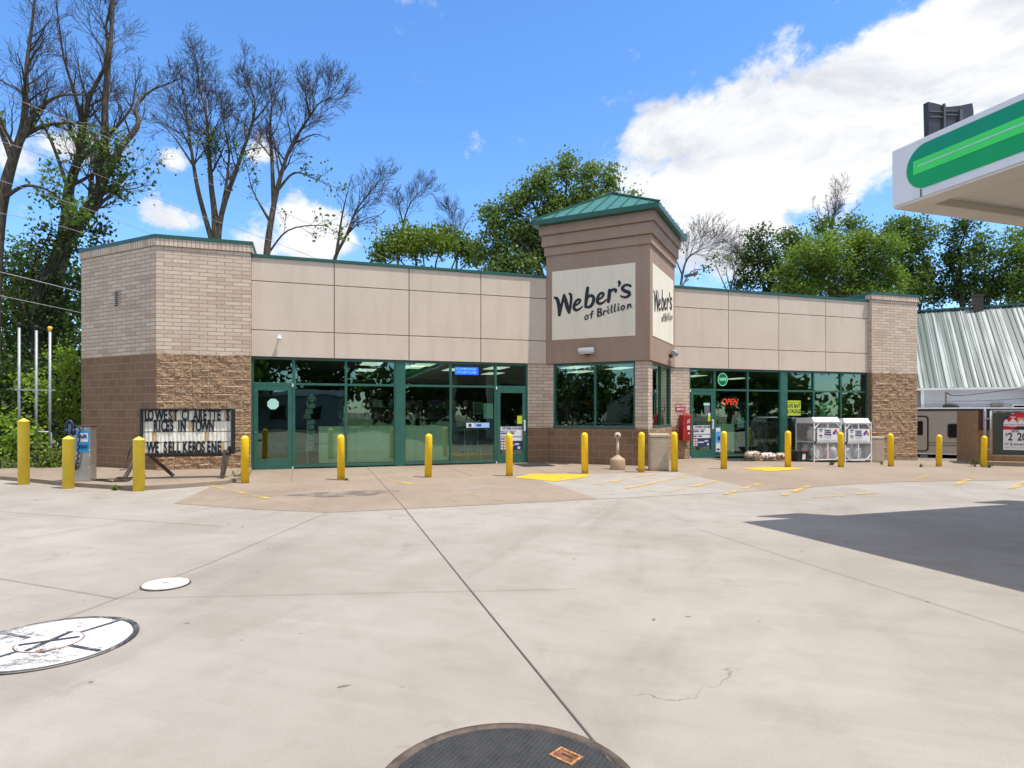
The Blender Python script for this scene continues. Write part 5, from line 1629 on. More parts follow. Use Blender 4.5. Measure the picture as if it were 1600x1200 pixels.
for i in range(9):
    z = .45 + i * .15; x = rr.uniform(-.02, .10)
    b.face([(x - .10, -.05, z), (x + .12, -.08, z + .02), (x + .10, -.06, z + .15), (x - .08, -.05, z + .13)])
b.face([(-.02, -.06, 1.95), (.12, -.06, 1.82), (.24, -.06, 1.95), (.12, -.06, 2.08)])
b.build('pack', simple("grey green packs", (.26, .34, .29), .4, var=.5, vs=10), t)

# ------------------------------------------------------------------ fuel canopy at the right
C0 = Vector((4.896, 7.98, 0))
cz0, cz1 = 4.18, 4.90
cn_ = thing('fuel_canopy', 'flat white fuel station canopy with a green rounded stripe on its edge', 'canopy', C0, TH)
CW, CD = 13.0, 26.0
b = MB(); b.box(0, .12, -CD, 0, cz0, cz1); b.box(.121, CW - .121, -.12, 0, cz0, cz1); b.box(CW - .12, CW, -CD, 0, cz0, cz1); b.box(.121, CW - .121, -CD, -CD + .12, cz0, cz1)
b.build('fascia', M['canopywhite'], cn_, bevel=.006)
b = MB(); b.box(.03, CW - .03, -CD + .03, -.03, cz0 - .035, cz0 - .001); 
lip = MB()
for a in ((.012, .30, -CD + .02, -.02), (.30, CW - .3, -.30, -.02), (CW - .30, CW - .012, -CD + .02, -.02), (.30, CW - .3, -CD + .02, -CD + .3)): lip.box(a[0], a[1], a[2], a[3], cz0 - .03, cz0 - .002)
for a in ((.30, .32, -CD + .3, -.30), (.32, CW - .32, -.32, -.30), (CW - .32, CW - .30, -CD + .3, -.30)): lip.box(a[0], a[1], a[2], a[3], cz0 - .0285, cz0 + .10)
lip.build('soffit_trim', M['soffit'], cn_)
sf = MB()
x = .321
while x < CW - .35:
    x1 = min(x + .41, CW - .3); sf.box(x + .003, x1 - .003, -CD + .3, -.321, cz0 + .060, cz0 + .078); x = x1
sf.box(.321, CW - .321, -CD + .3, -.321, cz0 + .080, cz0 + .095)
sf.build('soffit', M['soffit'], cn_)
b = MB(); b.box(.12, CW - .12, -CD + .12, -.12, cz1 - .18, cz1 - .12); b.build('deck', M['galv'], cn_)
def band(z0, z1, y_start, mat, xo, name, rounded=None):
    b = MB()
    if rounded:
        zc, r = rounded; P = []
        for i in range(25):
            a = math.acos(max(-1, min(1, (z1 - zc) / r))) + (math.acos(max(-1, min(1, (z0 - zc) / r))) - math.acos(max(-1, min(1, (z1 - zc) / r)))) * i / 24
            P.append((-.206 - r + r * math.sin(a), zc + r * math.cos(a)))
        P = P + [(-CD + .2, z0), (-CD + .2, z1)]
    else: P = [(y_start, z1), (y_start, z0), (-CD + .2, z0), (-CD + .2, z1)]
    b.face([(-xo, y, z) for y, z in P]); b.build(name, mat, cn_)
rc = (4.5525, .2725)
band(4.60, 4.825, 0, M['bandteal'], .006, 'upper_band', rc); band(4.28, 4.599, 0, M['bandgreen'], .006, 'lower_band', rc)
band(4.480, 4.650, -.30, M['bandlight'], .010, 'bright_stripe'); band(4.562, 4.580, -.36, M['mint'], .013, 'white_line')
b = MB()
for y in (-.40, -3.45, -6.5, -9.5): b.box(-.0145, -.002, y - .004, y + .004, cz0 + .003, cz1 - .003 if y < -1 else 4.28)
b.build('panel_seam', M['joint'], cn_)
for (x, y) in ((3.2, -5.5), (3.2, -15.5), (9.8, -5.5), (9.8, -15.5)):
    b = MB(); b.box(x - .18, x + .18, y - .18, y + .18, 0, cz0 + .05); b.build('column', M['canopywhite'], cn_)


def canopy_x(px, yy):
    ru = Vector(((px - CX) / F_PX, 1.0)); a_, c_ = ru.dot(U2), ru.dot(V2); c2 = Vector((C0.x, C0.y)); pu, pv = c2.dot(U2), c2.dot(V2)
    t = (yy + pv) / c_
    return t * a_ - pu, t
PY = .10
pts_ = []
for px, py in ((1448, 160), (1462, 163), (1478, 168), (1498, 166), (1517, 162), (1519, 175), (1517, 215), (1452, 235)):
    xx, t = canopy_x(px, PY); pts_.append((xx, CAM_H + (HY - py) * t / F_PX if py < 200 else cz0 + .05))
x_ref = pts_[0][0]


def roof_sign(dx, label):
    t = thing('canopy_sign', label, 'sign', C0 + Vector((U2.x, U2.y, 0)) * (x_ref + dx), TH, 'dark signs standing on the canopy edge')
    b = MB(); P = [(x - x_ref, z) for x, z in pts_]
    n = len(P)
    b.face([(x, PY - .02, z) for x, z in P]); b.face([(x, PY + .05, z) for x, z in reversed(P)])
    for i in range(n):
        (xa, za), (xb, zb2) = P[i], P[(i + 1) % n]
        b.face([(xa, PY - .02, za), (xb, PY - .02, zb2), (xb, PY + .05, zb2), (xa, PY + .05, za)])
    b.build('back_shell', simple("charcoal shell", (.035, .033, .038), .5, var=.3), t)
    b = MB(); zt = P[2][1] - .12
    for a0, a1, c0 in ((.02, .24, zt), (.02, .24, zt - .07), (.30, .52, zt + .0), (.30, .52, zt + .05)): b.bar((a0, PY - .03, c0), (a1, PY - .03, c0 + .03), .014)
    b.bar((.27, PY - .035, zt - .25), (.27, PY - .035, zt + .14), .028); b.bar((.57, PY - .03, zt - .05), (.57, PY - .03, zt + .1), .05)
    b.build('bracket', simple('dark bracket', (.10, .10, .105), .5), t)
    return t
roof_sign(0, 'dark metal back of a sign standing on the canopy edge against the cloud')
roof_sign(4.5, 'second dark sign back further along the canopy edge')

# ------------------------------------------------------------------ neighbouring building behind the right pier
E2 = Vector((math.cos(TH - R(45)), math.sin(TH - R(45)))); N2 = Vector((-E2.y, E2.x))     # along its wall to the right, and back into it
NB = Vector((.654 * 32.0, 32.0))
nb = thing('metal_roof_building', 'white sided building with a green ribbed metal roof beyond the right end of the shop', 'building', (NB.x, NB.y, -.6), TH - R(45))
ze, zr, run = 3.05 + .6, 7.47 + .6, 5.0
s0_, s1_ = -3.5, 24.0


def roofmetal():
    m, nt, bs = mat_new("chalky green metal with painted sheen")
    co = nt.new('ShaderNodeTexCoord').outputs['Object']
    n = nt.noise(nt.scale(co, (9.0, .07, .07)), 1.0, 3, .6, 0.0); n2 = nt.noise(nt.scale(co, (1.5, .2, .2)), 1.0, 3, .6)
    f = nt.ramp(nt.m('ADD', nt.m('MULTIPLY', n, .75), nt.m('MULTIPLY', n2, .25)), .46, .62)
    nt.l.new(nt.mix(f, (.030, .070, .060), (.33, .36, .36)), bs.inputs['Base Color'])  # pale streaks paint the ribs' reflected highlights into the colour, together with chalking
    bs.inputs['Roughness'].default_value = .42; bs.inputs['Metallic'].default_value = .0
    return m
b = MB()
def rp_(s_, k, lift=0.0): return (s_, -.35 + (run + .35) * k, (ze - .25) + (zr - ze + .25) * k + lift)
s_ = s0_; per = .23
while s_ < s1_:
    prof = [(0, 0), (.09, 0), (.115, .045), (.145, .045), (.17, 0), (per, 0)]
    for (a, h0), (c, h1) in zip(prof[:-1], prof[1:]):
        b.face([rp_(s_ + a, 0, h0), rp_(s_ + c, 0, h1), rp_(s_ + c, 1, h1), rp_(s_ + a, 1, h0)])
    s_ += per
b.face([(s0_, run, zr), (s1_, run, zr), (s1_, run * 2 + .3, ze - .2), (s0_, run * 2 + .3, ze - .2)])
ro = b.build('roof', roofmetal(), nb)
b = MB(); b.bar((s0_, run, zr + .05), (s1_, run, zr + .05), .35, .06); b.build('ridge_cap', M['roofgreen'], ro)
vx = (.765 * 36.0 - NB.x) * E2.x + (36.0 - NB.y) * E2.y
b = MB(); b.box(2.95 + .25, 3.40 + .25, run - .3, run + .15, zr - .4, zr + .62); b.box(2.90 + .25, 3.45 + .25, run - .35, run + .2, zr + .621, zr + .72); b.build('roof_vent', M['darksteel'], ro)
b = MB(); b.bar((s0_, -.40, ze - .29), (s1_, -.40, ze - .29), .10, .11); b.build('gutter', M['white'], nb)
b = MB()
z = 0.0
while z < ze - .35:
    b.face([(.25, -.022, z), (s1_, -.022, z), (s1_, .010, min(z + .2, ze - .34)), (.25, .010, min(z + .2, ze - .34))])
    b.face([(.25, -.022, z), (s1_, -.022, z), (s1_, .02, z), (.25, .02, z)]); z += .2
b.box(.26, s1_, .021, .2, 0, ze - .34); b.box(.26, .40, .201, 9.8, 0, ze - .34)
b.build('wall', M['siding'], nb)
b = MB(); b.box(.16, .30, -.03, .12, 0, ze - .34); b.build('corner_board', M['white'], nb)
b = MB(); b.box(-3.4, .15, 1.2, 1.4, 0, ze - .2); b.build('recess_wall', M['woodbrown'], nb)
b = MB(); b.box(s0_, s1_, -.30, 1.19, ze - .335, ze - .315); b.build('eave_soffit', M['white'], nb)
def nb_s(px):
    k = (px - CX) / F_PX; return (k * NB.y - NB.x) / (E2.x - k * E2.y)
sx_ = nb_s(1557)
b = MB(); b.box(sx_ - .22, sx_ + .22, -.22, -.02, 2.46, 2.62); b.build('wall_lamp', simple("olive grey lamp", (.22, .20, .14), .5), nb)
sx_ = nb_s(1606)
b = MB()
for a0, a1, c0, c1 in ((-.62, -.54, 1.5, 2.58), (.54, .62, 1.5, 2.58), (-.54, .54, 2.50, 2.58), (-.54, .54, 1.5, 1.58)): b.box(sx_ + a0, sx_ + a1, -.05, .015, c0, c1)
wf = b.build('window', M['white'], nb)
b = MB(); b.box(sx_ - .54, sx_ + .54, -.02, .014, 1.58, 2.50); b.build('pane', M['glassdark'], wf)
sx_ = nb_s(1577)
b = MB(); b.box(sx_ - .18, sx_ + .18, -.12, -.02, 2.18, 2.42); b.build('meter_box', M['darksteel'], nb)

# ------------------------------------------------------------------ travel trailer
RA = Vector((.727 * 29.0, 29.0))
rv = thing('travel_trailer', 'tan travel trailer with black trim and dark window parked behind the right pier', 'trailer', (RA.x, RA.y, -.6), TH - R(45))
zb, zt = .24, 2.33
b = MB(); b.prism([(-5.0, 0), (2.6, 0), (2.6, 2.4), (-5.0, 2.4)], zb, zt); b.build('body', M['rv'], rv, bevel=.03)
b = MB(); b.box(-5.03, 2.63, -.035, 2.43, zt + .001, zt + .06); b.build('roof', M['rvwhite'], rv, bevel=.02)
b = MB(); b.box(-5.02, 2.62, -.03, -.002, zt - .075, zt - .002); b.box(-5.0, 2.6, -.006, -.002, .72, .745); b.box(-5.0, 2.6, -.006, -.002, .60, .63); b.build('trim_stripe', M['black'], rv)
def rv_s(px):
    k = (px - CX) / F_PX; return (k * RA.y - RA.x) / (E2.x - k * E2.y)
w0, w1 = rv_s(1480.5), rv_s(1503)
def rrect(x0, x1, z0, z1, r, n=5):
    P = []
    for cx_, cz_, a0 in ((x1 - r, z1 - r, 0), (x0 + r, z1 - r, 90), (x0 + r, z0 + r, 180), (x1 - r, z0 + r, 270)):
        for i in range(n + 1): P.append((cx_ + r * math.cos(R(a0 + 90 * i / n)), cz_ + r * math.sin(R(a0 + 90 * i / n))))
    return P
def plate(name, x0, x1, z0, z1, r, y0, y1, mat, parent):
    P = rrect(x0, x1, z0, z1, r); b = MB(); b.face([(x, y0, z) for x, z in P][::-1])
    for i in range(len(P)):
        (xa, za), (xb, zc_) = P[i], P[(i + 1) % len(P)]; b.face([(xa, y0, za), (xb, y0, zc_), (xb, y1, zc_), (xa, y1, za)])
    return b.build(name, mat, parent)
wz0, wz1 = CAM_H + .6 - 38.0 * 29.2 / F_PX, CAM_H + .6 - 16.0 * 29.2 / F_PX
wn = plate('window', w0, w1, wz0, wz1, .10, -.025, -.001, M['black'], rv); plate('pane', w0 + .05, w1 - .05, wz0 + .05, wz1 - .05, .07, -.030, -.026, M['glassdark'], wn)
d0, d1 = rv_s(1422), rv_s(1451)
dr = plate('door', d0, d1, .30, 2.02, .16, -.012, -.001, M['black'], rv); plate('door_panel', d0 + .07, d1 - .07, .36, 1.95, .12, -.020, -.013, M['rv'], dr)
plate('door_pane', rv_s(1424), rv_s(1442), wz0 + .10, wz1 + .12, .05, -.028, -.021, M['glassdark'], dr)
b = MB(); b.box(-5.0, 2.6, -.02, .02, zb - .06, zb - .001); b.build('skirt', M['rvwhite'], rv)
for x in (-2.4, -1.5):
    b = MB(); b.tube([(x, .15, .02), (x, .38, .02)], .33, 18); wh = b.build('wheel', M['rubber'], rv)
    b = MB(); b.tube([(x, .13, .02), (x, .149, .02)], .17, 14); b.build('rim', M['galv'], wh)
b = MB(); b.bar((1.0, .2, zb), (1.0, .2, -.0), .07); b.build('jack_leg', M['galv'], rv)
b = MB(); b.tube([(-.1 + rv_s(1508), .1, .02), (rv_s(1508) - .1, .16, .02)], .10, 12); b.build('jack_wheel', M['white'], rv)
hx_ = rv_s(1489)
b = MB(); b.v = []; 
b.tube([(hx_ - .30, .5, zt + .06), (hx_ - .26, .5, zt + .10), (hx_ - .1, .5, zt + .14), (hx_ + .10, .5, zt + .13), (hx_ + .28, .5, zt + .08), (hx_ + .32, .5, zt + .06)], [.06, .12, .15, .15, .10, .05], 10); b.build('roof_pod', M['rubber'], rv)
t = thing('slim_pole', 'thin dark pole carrying a service cable behind the trailer roof', 'pole', (.7004 * 31.0, 31.0, -.6))
b = MB(); b.tube([(0, 0, 0), (0, 0, 3.22)], .04, 8); b.build('shaft', M['darksteel'], t)
b = MB(); b.bar((-.02, 0, 3.18), (.22, -.05, 3.05), .05); b.build('cable_clamp', M['darksteel'], t)

# ------------------------------------------------------------------ dumpster enclosure: brown wall, gate, sale sign
GA = Vector((((1548 - CX) / F_PX) * 21.7, 21.7))
WA = Vector((((1540 - CX) / F_PX) * 22.1, 22.1))
t = thing('board_wall', 'brown weathered board wall end with a dark red upper panel beside the gate', 'wall', (WA.x, WA.y, -.62), TH - R(45))
b = MB(); b.box(-.20, 0, .05, 4.1, 0, 2.24); b.build('boards', M['woodbrown'], t)
b = MB(); b.box(-.21, .10, -.06, .045, 1.55, 2.25); b.build('upper_panel', M['redbrown'], t)
b = MB(); b.box(-.17, .06, -.03, .044, 0, 1.549); b.build('end_board', M['woodbrown'], t)
gt = thing('chain_link_gate', 'chain link gate with dark green slats and galvanised pipe frame', 'gate', (GA.x, GA.y, -.28), TH - R(45))
gz0, gz1, GL = .34, 1.90, 3.4
b = MB()
for x in (0, GL): b.tube([(x, 0, gz0), (x, 0, gz1)], .028, 10)
for z in (gz0, gz1): b.tube([(0, 0, z), (GL, 0, z)], .026, 10)
b.build('frame', M['galv'], gt)
b = MB(); b.tube([(-.16, .04, -.3), (-.16, .04, 1.92), (-.16, .04, 1.97)], [.045, .045, .01], 12); b.build('post', M['galv'], gt)
b = MB()
for z in (.55, 1.62): b.bar((-.17, .0, z), (.02, 0, z), .05)
b.build('hinge', M['galv'], gt)
b = MB(); b.face([(0, -.012, gz0), (GL, -.012, gz0), (GL, -.012, gz1), (0, -.012, gz1)], [(0, 0), (GL, 0), (GL, gz1 - gz0), (0, gz1 - gz0)]); b.build('wire_mesh', M['chain'], gt)
b = MB(); x = .06; rr = random.Random(2)
n_sl = 0
while x < GL - .1:
    b.box(x, x + .052, .004 + .003 * (n_sl % 2), .010 + .003 * (n_sl % 2), gz0 + .03, gz1 - rr.uniform(.02, .07)); x += .057; n_sl += 1
b.build('slats', M['slat'], gt)
t = MB(); t.box(-.3, 4.5, -.12, .10, -.35, -.02 + .14); o = t.build('gate_kerb', M['concrete_brown']); o.location = (GA.x, GA.y, -.28); o.rotation_euler = (0, 0, TH - R(45)); tag(o, kind='structure')
t = MB(); t.box(-.1, 4.3, 2.6, 2.7, -.3, 1.7); o = t.build('enclosure_wall', M['woodbrown']); o.location = (GA.x, GA.y, -.28); o.rotation_euler = (0, 0, TH - R(45)); tag(o, 'brown back wall of the bin enclosure behind the green slat gate', 'wall')
kg = (1567 - CX) / F_PX; sx0 = (kg * GA.y - GA.x) / (E2.x - kg * E2.y)
q_ = Vector((GA.x, GA.y)) + E2 * sx0 - N2 * .03
ss = thing('sale_sign', 'red and white price sign reading SAVE 2 20 fixed on the slatted gate', 'sign', (q_.x, q_.y, -.28), TH - R(45))
SW = .93; sz0 = CAM_H + .28 - 57.2 * 21.4 / F_PX; sz1 = CAM_H + .28 + 1.0 * 21.4 / F_PX; zm = sz0 + (sz1 - sz0) * .545
b = MB(); b.box(0, SW, -.008, 0, sz0, zm); b.build('white_panel', M['paper'], ss)
b = MB(); P = [(0, zm), (SW, zm), (SW, sz1), (.28, sz1), (.24, sz1 - .06), (.17, sz1 - .10), (.13, sz1 - .20), (0, sz1 - .26)]
b.face([(x, -.009, z) for x, z in P]); b.face([(x, -.001, z) for x, z in P[::-1]])
b.build('red_panel', M['cigred'], ss)
b = MB()
for x0, w_, z0, h_ in ((.01, .15, zm + .13, .24), (.16, .22, zm + .11, .30), (.39, .20, zm + .13, .24), (.62, .22, zm + .11, .28)):
    b.face([(x0, -.012, z0), (x0 + w_, -.012, z0), (x0 + w_, -.012, z0 + h_ * .5), (x0 + w_ / 2, -.012, z0 + h_), (x0, -.012, z0 + h_ * .5)])
b.box(.20, .34, -.0125, -.011, sz1 - .16, sz1 - .135); b.box(.22, .30, -.0125, -.011, sz1 - .04, sz1 - .02)
b.build('white_peak', M['paper'], ss)
b = MB(); b.box(.39, .60, -.0115, -.0100, zm + .28, zm + .42); b.build('gold_patch', M['gold'], ss)
b = MB(); b.face([(.26, -.0105, zm + .002), (SW, -.0105, zm + .002), (SW, -.0105, zm + .11), (.40, -.0105, zm + .11)]); b.build('dark_band', M['black'], ss)
hh_ = zm - sz0
texts([('SAVE', .33, zm - .055, .115, dict(bold=.002, sx=.8)), ('$ ', .11, zm - .17, .12, dict(bold=.002)), ('2 ', .235, zm - .255, .37, dict(bold=.008, sx=.72)), ('20', .52, zm - .255, .37, dict(bold=.008, sx=.72)),
       ('OFF', .09, sz0 + .20, .085, dict(sx=.8)), ('2 ', .24, sz0 + .20, .135, dict(bold=.003)), ('MARLBORO PACKS', .58, sz0 + .195, .080, dict(bold=.001, sx=.85))], M['black'], ss, -.011)
texts([('Marlboro', .27, zm + .17, .060, dict(sx=.85)), ('Marlboro', .49, zm + .18, .055, dict(sx=.85)), ('Marlboro', .085, zm + .18, .045, dict(sx=.8))], M['navy'], ss, -.0145, 'pack_lettering')
b = MB()
for z, x0, x1 in ((sz0 + .10, .04, .36), (sz0 + .10, .42, .88), (sz0 + .07, .04, .80)): b.box(x0, x1, -.0105, -.0085, z, z + .012)
b.build('fine_print', simple("grey fine print", (.40, .40, .42), .7), ss)

# floodlight on the roof right of the tower
t = thing('flood_light', 'small floodlight on an angled arm standing on the roof right of the tower', 'flood light', at(1063, 452, 26.0))
b = MB(); b.tube([(0, 0, -.6), (.02, 0, .15), (.35, 0, .42)], .03, 8); b.build('arm', M['galv'], t)
b = MB(); b.prism([(.28, -.12), (.78, -.14), (.78, .14), (.28, .12)], .42, .50); o = b.build('lamp_head', M['darksteel'], t); o.rotation_euler = (0, R(-10), 0); o.location = (0, 0, .05)

# ------------------------------------------------------------------ overhead wires
def wire(name_label, pts, r=.009, cat='wire', grp='overhead wires at the left', mat=None):
    P = [at(*p) for p in pts]
    b = MB(); b.tube(catmull([tuple(p) for p in P], 8), r, 5)
    tag(b.build('overhead_wire', mat or M['wiregrey']), name_label, cat, grp)
wire('topmost overhead wire, sloping down from the tall bare trees towards the shop roof', [(-60, 120, 20), (150, 207, 22), (233, 247, 24), (330, 288, 26), (420, 322, 28), (640, 420, 33)])
wire('second overhead wire from the top, crossing the forked tree', [(-60, 200, 20), (110, 257, 22), (187, 287, 24), (300, 332, 26), (420, 375, 28), (560, 430, 30)])
wire('middle overhead wire crossing in front of the ivy covered trunk', [(-60, 262, 20), (0, 282, 20.5), (146, 330, 22), (290, 390, 25), (400, 450, 27)])
wire('thick pale overhead wire running into the brick wall side at half height', [(-60, 412, 18), (0, 425, 18.5), (127, 457, 20), (220, 485, 22)], .015)
wire('lowest pale overhead wire beside the brick wall', [(-60, 448, 18), (0, 462, 18.5), (127, 489, 20), (220, 512, 22)], .011)
wire('faint overhead wire low above the bushes, ending behind the brick cap', [(-60, 322, 20), (60, 345, 21), (133, 365, 22), (240, 400, 24)])
wire('dark service cable strung from the slim pole across the white siding', [(1479, 613, 30.9), (1486, 617, 30.7), (1500, 618, 30.2), (1540, 614, 29.5), (1620, 603, 28.3)], .016, grp='service cables at the right', mat=M['rubber'])
wire('thin lower service cable across the white siding', [(1479, 628, 30.9), (1540, 626, 29.6), (1620, 621, 28.3)], .010, grp='service cables at the right', mat=M['rubber'])

# ------------------------------------------------------------------ trees and plants
def fast_mesh(name, V, Fq, mat, parent=None, smooth=False):
    """V (n,3) and quads (m,4) as numpy arrays"""
    me = bpy.data.meshes.new(name)
    me.vertices.add(len(V)); me.vertices.foreach_set('co', np.asarray(V, np.float32).ravel())
    m = len(Fq)
    me.loops.add(m * 4); me.loops.foreach_set('vertex_index', np.asarray(Fq, np.int32).ravel())
    me.polygons.add(m); me.polygons.foreach_set('loop_start', np.arange(0, m * 4, 4, dtype=np.int32))
    me.polygons.foreach_set('loop_total', np.full(m, 4, np.int32))
    if smooth: me.polygons.foreach_set('use_smooth', np.ones(m, bool))
    me.materials.append(mat); me.update(calc_edges=True)
    o = bpy.data.objects.new(name, me); COL.objects.link(o)
    if parent is not None: o.parent = parent
    return o


def tubes_mesh(name, lines, mat, parent, k_of=lambda r: 8 if r > .12 else (5 if r > .03 else 3)):
    """lines: list of (points (n,3), radii (n,)) joined as one mesh, built in batches of equal shape"""
    groups = {}
    for P, r in lines: groups.setdefault((len(P), k_of(r[0])), []).append((P, r))
    Vs, Fs, base = [], [], 0
    for (n, k), L in groups.items():
        P = np.array([a for a, _ in L]); r = np.array([b_ for _, b_ in L])
        T = np.gradient(P, axis=1); T /= np.linalg.norm(T, axis=2, keepdims=True) + 1e-9
        ref = np.where(np.abs(T[:, :1, 2:3]) < .9, np.array([[[0, 0, 1.0]]]), np.array([[[1.0, 0, 0]]]))
        ref = np.broadcast_to(ref, T.shape)
        X = ref - T * (ref * T).sum(2, keepdims=True); X /= np.linalg.norm(X, axis=2, keepdims=True) + 1e-9
        Y = np.cross(T, X)
        a = np.arange(k) * 2 * PI / k
        ring = P[:, :, None, :] + r[:, :, None, None] * (X[:, :, None, :] * np.cos(a)[None, None, :, None] + Y[:, :, None, :] * np.sin(a)[None, None, :, None])
        m = len(L)
        Vs.append(ring.reshape(-1, 3))
        idx = base + np.arange(m * n * k).reshape(m, n, k)
        q = np.stack([idx[:, :-1, :], np.roll(idx[:, :-1, :], -1, 2), np.roll(idx[:, 1:, :], -1, 2), idx[:, 1:, :]], -1)
        Fs.append(q.reshape(-1, 4)); base += m * n * k
    return fast_mesh(name, np.concatenate(Vs), np.concatenate(Fs), mat, parent, True)


def leaves_mesh(name, C, size, mat, parent, rng, up=.35, fold=.25):
    n = len(C)
    d = rng.normal(0, 1, (n, 3)); d[:, 2] -= .25; d /= np.linalg.norm(d, axis=1, keepdims=True)
    nr = rng.normal(0, 1, (n, 3)); nr[:, 2] += up * 2.2
    w = np.cross(nr, d); w /= np.linalg.norm(w, axis=1, keepdims=True) + 1e-9
    s = (size * rng.uniform(.6, 1.35, n))[:, None]
    nn_ = np.cross(d, w)
    base = C; tip = C + d * s
    l = C + d * s * .45 + w * s * .36 + nn_ * s * fold * .3; r = C + d * s * .45 - w * s * .36 + nn_ * s * fold * .3
    V = np.stack([base, r, tip, l], 1).reshape(-1, 3)
    return fast_mesh(name, V, np.arange(n * 4).reshape(n, 4), mat, parent)


def grow_branch(out, p, d, L, r, lev, rng, maxlev, kids=(7, 6, 5, 4), ang=(28, 55), trop=.05, wig=.14, rmin=.006):
    n = 6 if lev < 2 else (5 if lev == 2 else 4)
    P = [p]; q = p.copy(); dd = d.copy()
    for i in range(n - 1):
        dd = dd + rng.normal(0, wig, 3) + np.array([0, 0, trop]); dd /= np.linalg.norm(dd)
        q = q + dd * L / (n - 1); P.append(q)
    P = np.array(P); rad = np.linspace(r, max(r * .26, rmin * .8), n)
    out.append((P, rad))
    sub_branches(out, P, rad, L, lev, rng, maxlev, kids, ang, trop, wig, rmin)


def sub_branches(out, P, rad, L, lev, rng, maxlev, kids, ang, trop, wig, rmin, f0=.22, Lp=None):
    if lev >= maxlev: return
    n = len(P); nk = max(2, int(round(min(kids[min(lev, len(kids) - 1)], (Lp if Lp else L) / (.42, .30, .20, .14)[min(lev, 3)]))))
    for k in range(nk):
        f = f0 + (1 - f0) * (k + rng.uniform(.1, .9)) / nk
        x = f * (n - 1); i = min(int(x), n - 2); t = x - i
        b_ = P[i] * (1 - t) + P[i + 1] * t; rr_ = rad[i] * (1 - t) + rad[i + 1] * t
        ax = P[i + 1] - P[i]; ax = ax / np.linalg.norm(ax)
        v = rng.normal(0, 1, 3); v -= ax * v.dot(ax); v /= np.linalg.norm(v)
        a = R(rng.uniform(*ang)); nd = ax * math.cos(a) + v * math.sin(a)
        grow_branch(out, b_, nd, L * (rng.uniform(.36, .62) if lev < 1 else rng.uniform(.45, .75)) * (1.2 - .45 * f), max(rr_ * rng.uniform(.38, .56), rmin), lev + 1, rng, maxlev, kids, ang, trop, wig, rmin)


def bare_tree(label, stems, depth, seed, maxlev=4, kids=(18, 8, 6, 4), leaves=0, twig_len=1.0, cat='tree', spread=1.2, group='bare trees behind the shop', lmat='leaf_mid', ang=(22, 48), rmin=.007):
    """stems: (pixel points, base radius m, tip radius m) - limbs seen in the photo given their own depth"""
    rng = np.random.default_rng(seed); out = []
    root_px = stems[0][0][0]; rp0 = at(root_px[0], root_px[1], depth); ox, oy = rp0.x, rp0.y
    for si, (pts, r0, r1) in enumerate(stems):
        drift = 0.0 if si == 0 else rng.uniform(-spread, spread)
        P = []
        for i, (px, py) in enumerate(pts):
            t = depth + drift * i / max(1, len(pts) - 1) + (rng.uniform(-.12, .12) if i else 0)
            P.append(tuple(at(px, py, t)))
        Q = np.array([tuple(v) for v in catmull(P, 4)])
        if si == 0: Q = np.concatenate([np.array([[Q[0, 0], Q[0, 1], -.7]]), Q])
        n = len(Q); rad = r1 + (r0 - r1) * (1 - np.linspace(0, 1, n)) ** 1.5
        out.append((Q - np.array([ox, oy, 0]), rad))
        L = np.linalg.norm(np.diff(Q, axis=0), axis=1).sum()
        td = Q[-1] - Q[-2]; td = td / np.linalg.norm(td)
        for _ in range(2):
            nd = td + rng.normal(0, .22, 3); grow_branch(out, Q[-1] - np.array([ox, oy, 0]), nd / np.linalg.norm(nd), min(L * .14, 1.5) * twig_len * rng.uniform(.8, 1.2), r1 * .9, 1, rng, maxlev, kids, ang, .075, .12, rmin)
        sub_branches(out, Q - np.array([ox, oy, 0]), rad, min(L * .55, 4.6) * twig_len, 0, rng, maxlev, kids, ang, .075, .12, rmin, .25 if si else .40, L * .7)
    t = thing('bare_tree', label, cat, (ox, oy, 0), 0, group)
    thick_ = [l for l in out if l[1][0] >= .05]; thin = [l for l in out if l[1][0] < .05]
    tubes_mesh('trunk', thick_, M['bark'], t)
    tubes_mesh('crown', thin, M['barkdark'], t)
    if leaves:
        ends = np.array([l[0][-1] for l in thin if l[1][0] < .02]); 
        low = ends[np.argsort(ends[:, 2])][:max(10, len(ends) // 9)]
        C = low[rng.integers(0, len(low), leaves)] + rng.normal(0, .18, (leaves, 3))
        leaves_mesh('leaves', C, .17, M[lmat], t, rng)
    return t


bare_tree('tallest forked bare tree at far left, with thick leaning trunk wrapped in leaves low down',
          [([(66, 600), (72, 520), (84, 440), (102, 382), (134, 334), (158, 290), (164, 235), (164, 160), (170, 95), (176, 20), (180, -60)], .50, .05),
           ([(90, 425), (104, 345), (108, 295), (124, 242), (130, 196), (141, 150), (166, 96), (166, 40)], .28, .05),
           ([(158, 290), (188, 232), (215, 197), (213, 165), (236, 142), (270, 128)], .17, .03),
           ([(118, 255), (150, 228), (178, 203), (205, 168), (212, 130)], .12, .03),
           ([(130, 196), (118, 150), (100, 90), (90, 20)], .10, .03),
           ([(108, 300), (80, 220), (40, 150), (10, 130)], .09, .025)], 25.5, 3, leaves=500, lmat='leaf_dark', twig_len=.78, kids=(22, 9, 6, 4), rmin=.005)
bare_tree('bare tree cut by the left edge of the photo, left of the tall forked one',
          [([(-14, 460), (-4, 350), (6, 300), (20, 250), (36, 200), (40, 150), (42, 100), (50, 40), (56, -30)], .30, .035),
           ([(28, 228), (60, 172), (92, 150), (134, 148)], .12, .03), ([(36, 212), (70, 196), (112, 192), (152, 197), (176, 216)], .10, .02),
           ([(20, 250), (-2, 190), (-10, 120)], .14, .03), ([(4, 310), (40, 290), (80, 300), (108, 330)], .09, .02)], 23.0, 5, leaves=500, twig_len=.75, kids=(22, 9, 6, 4), rmin=.005)
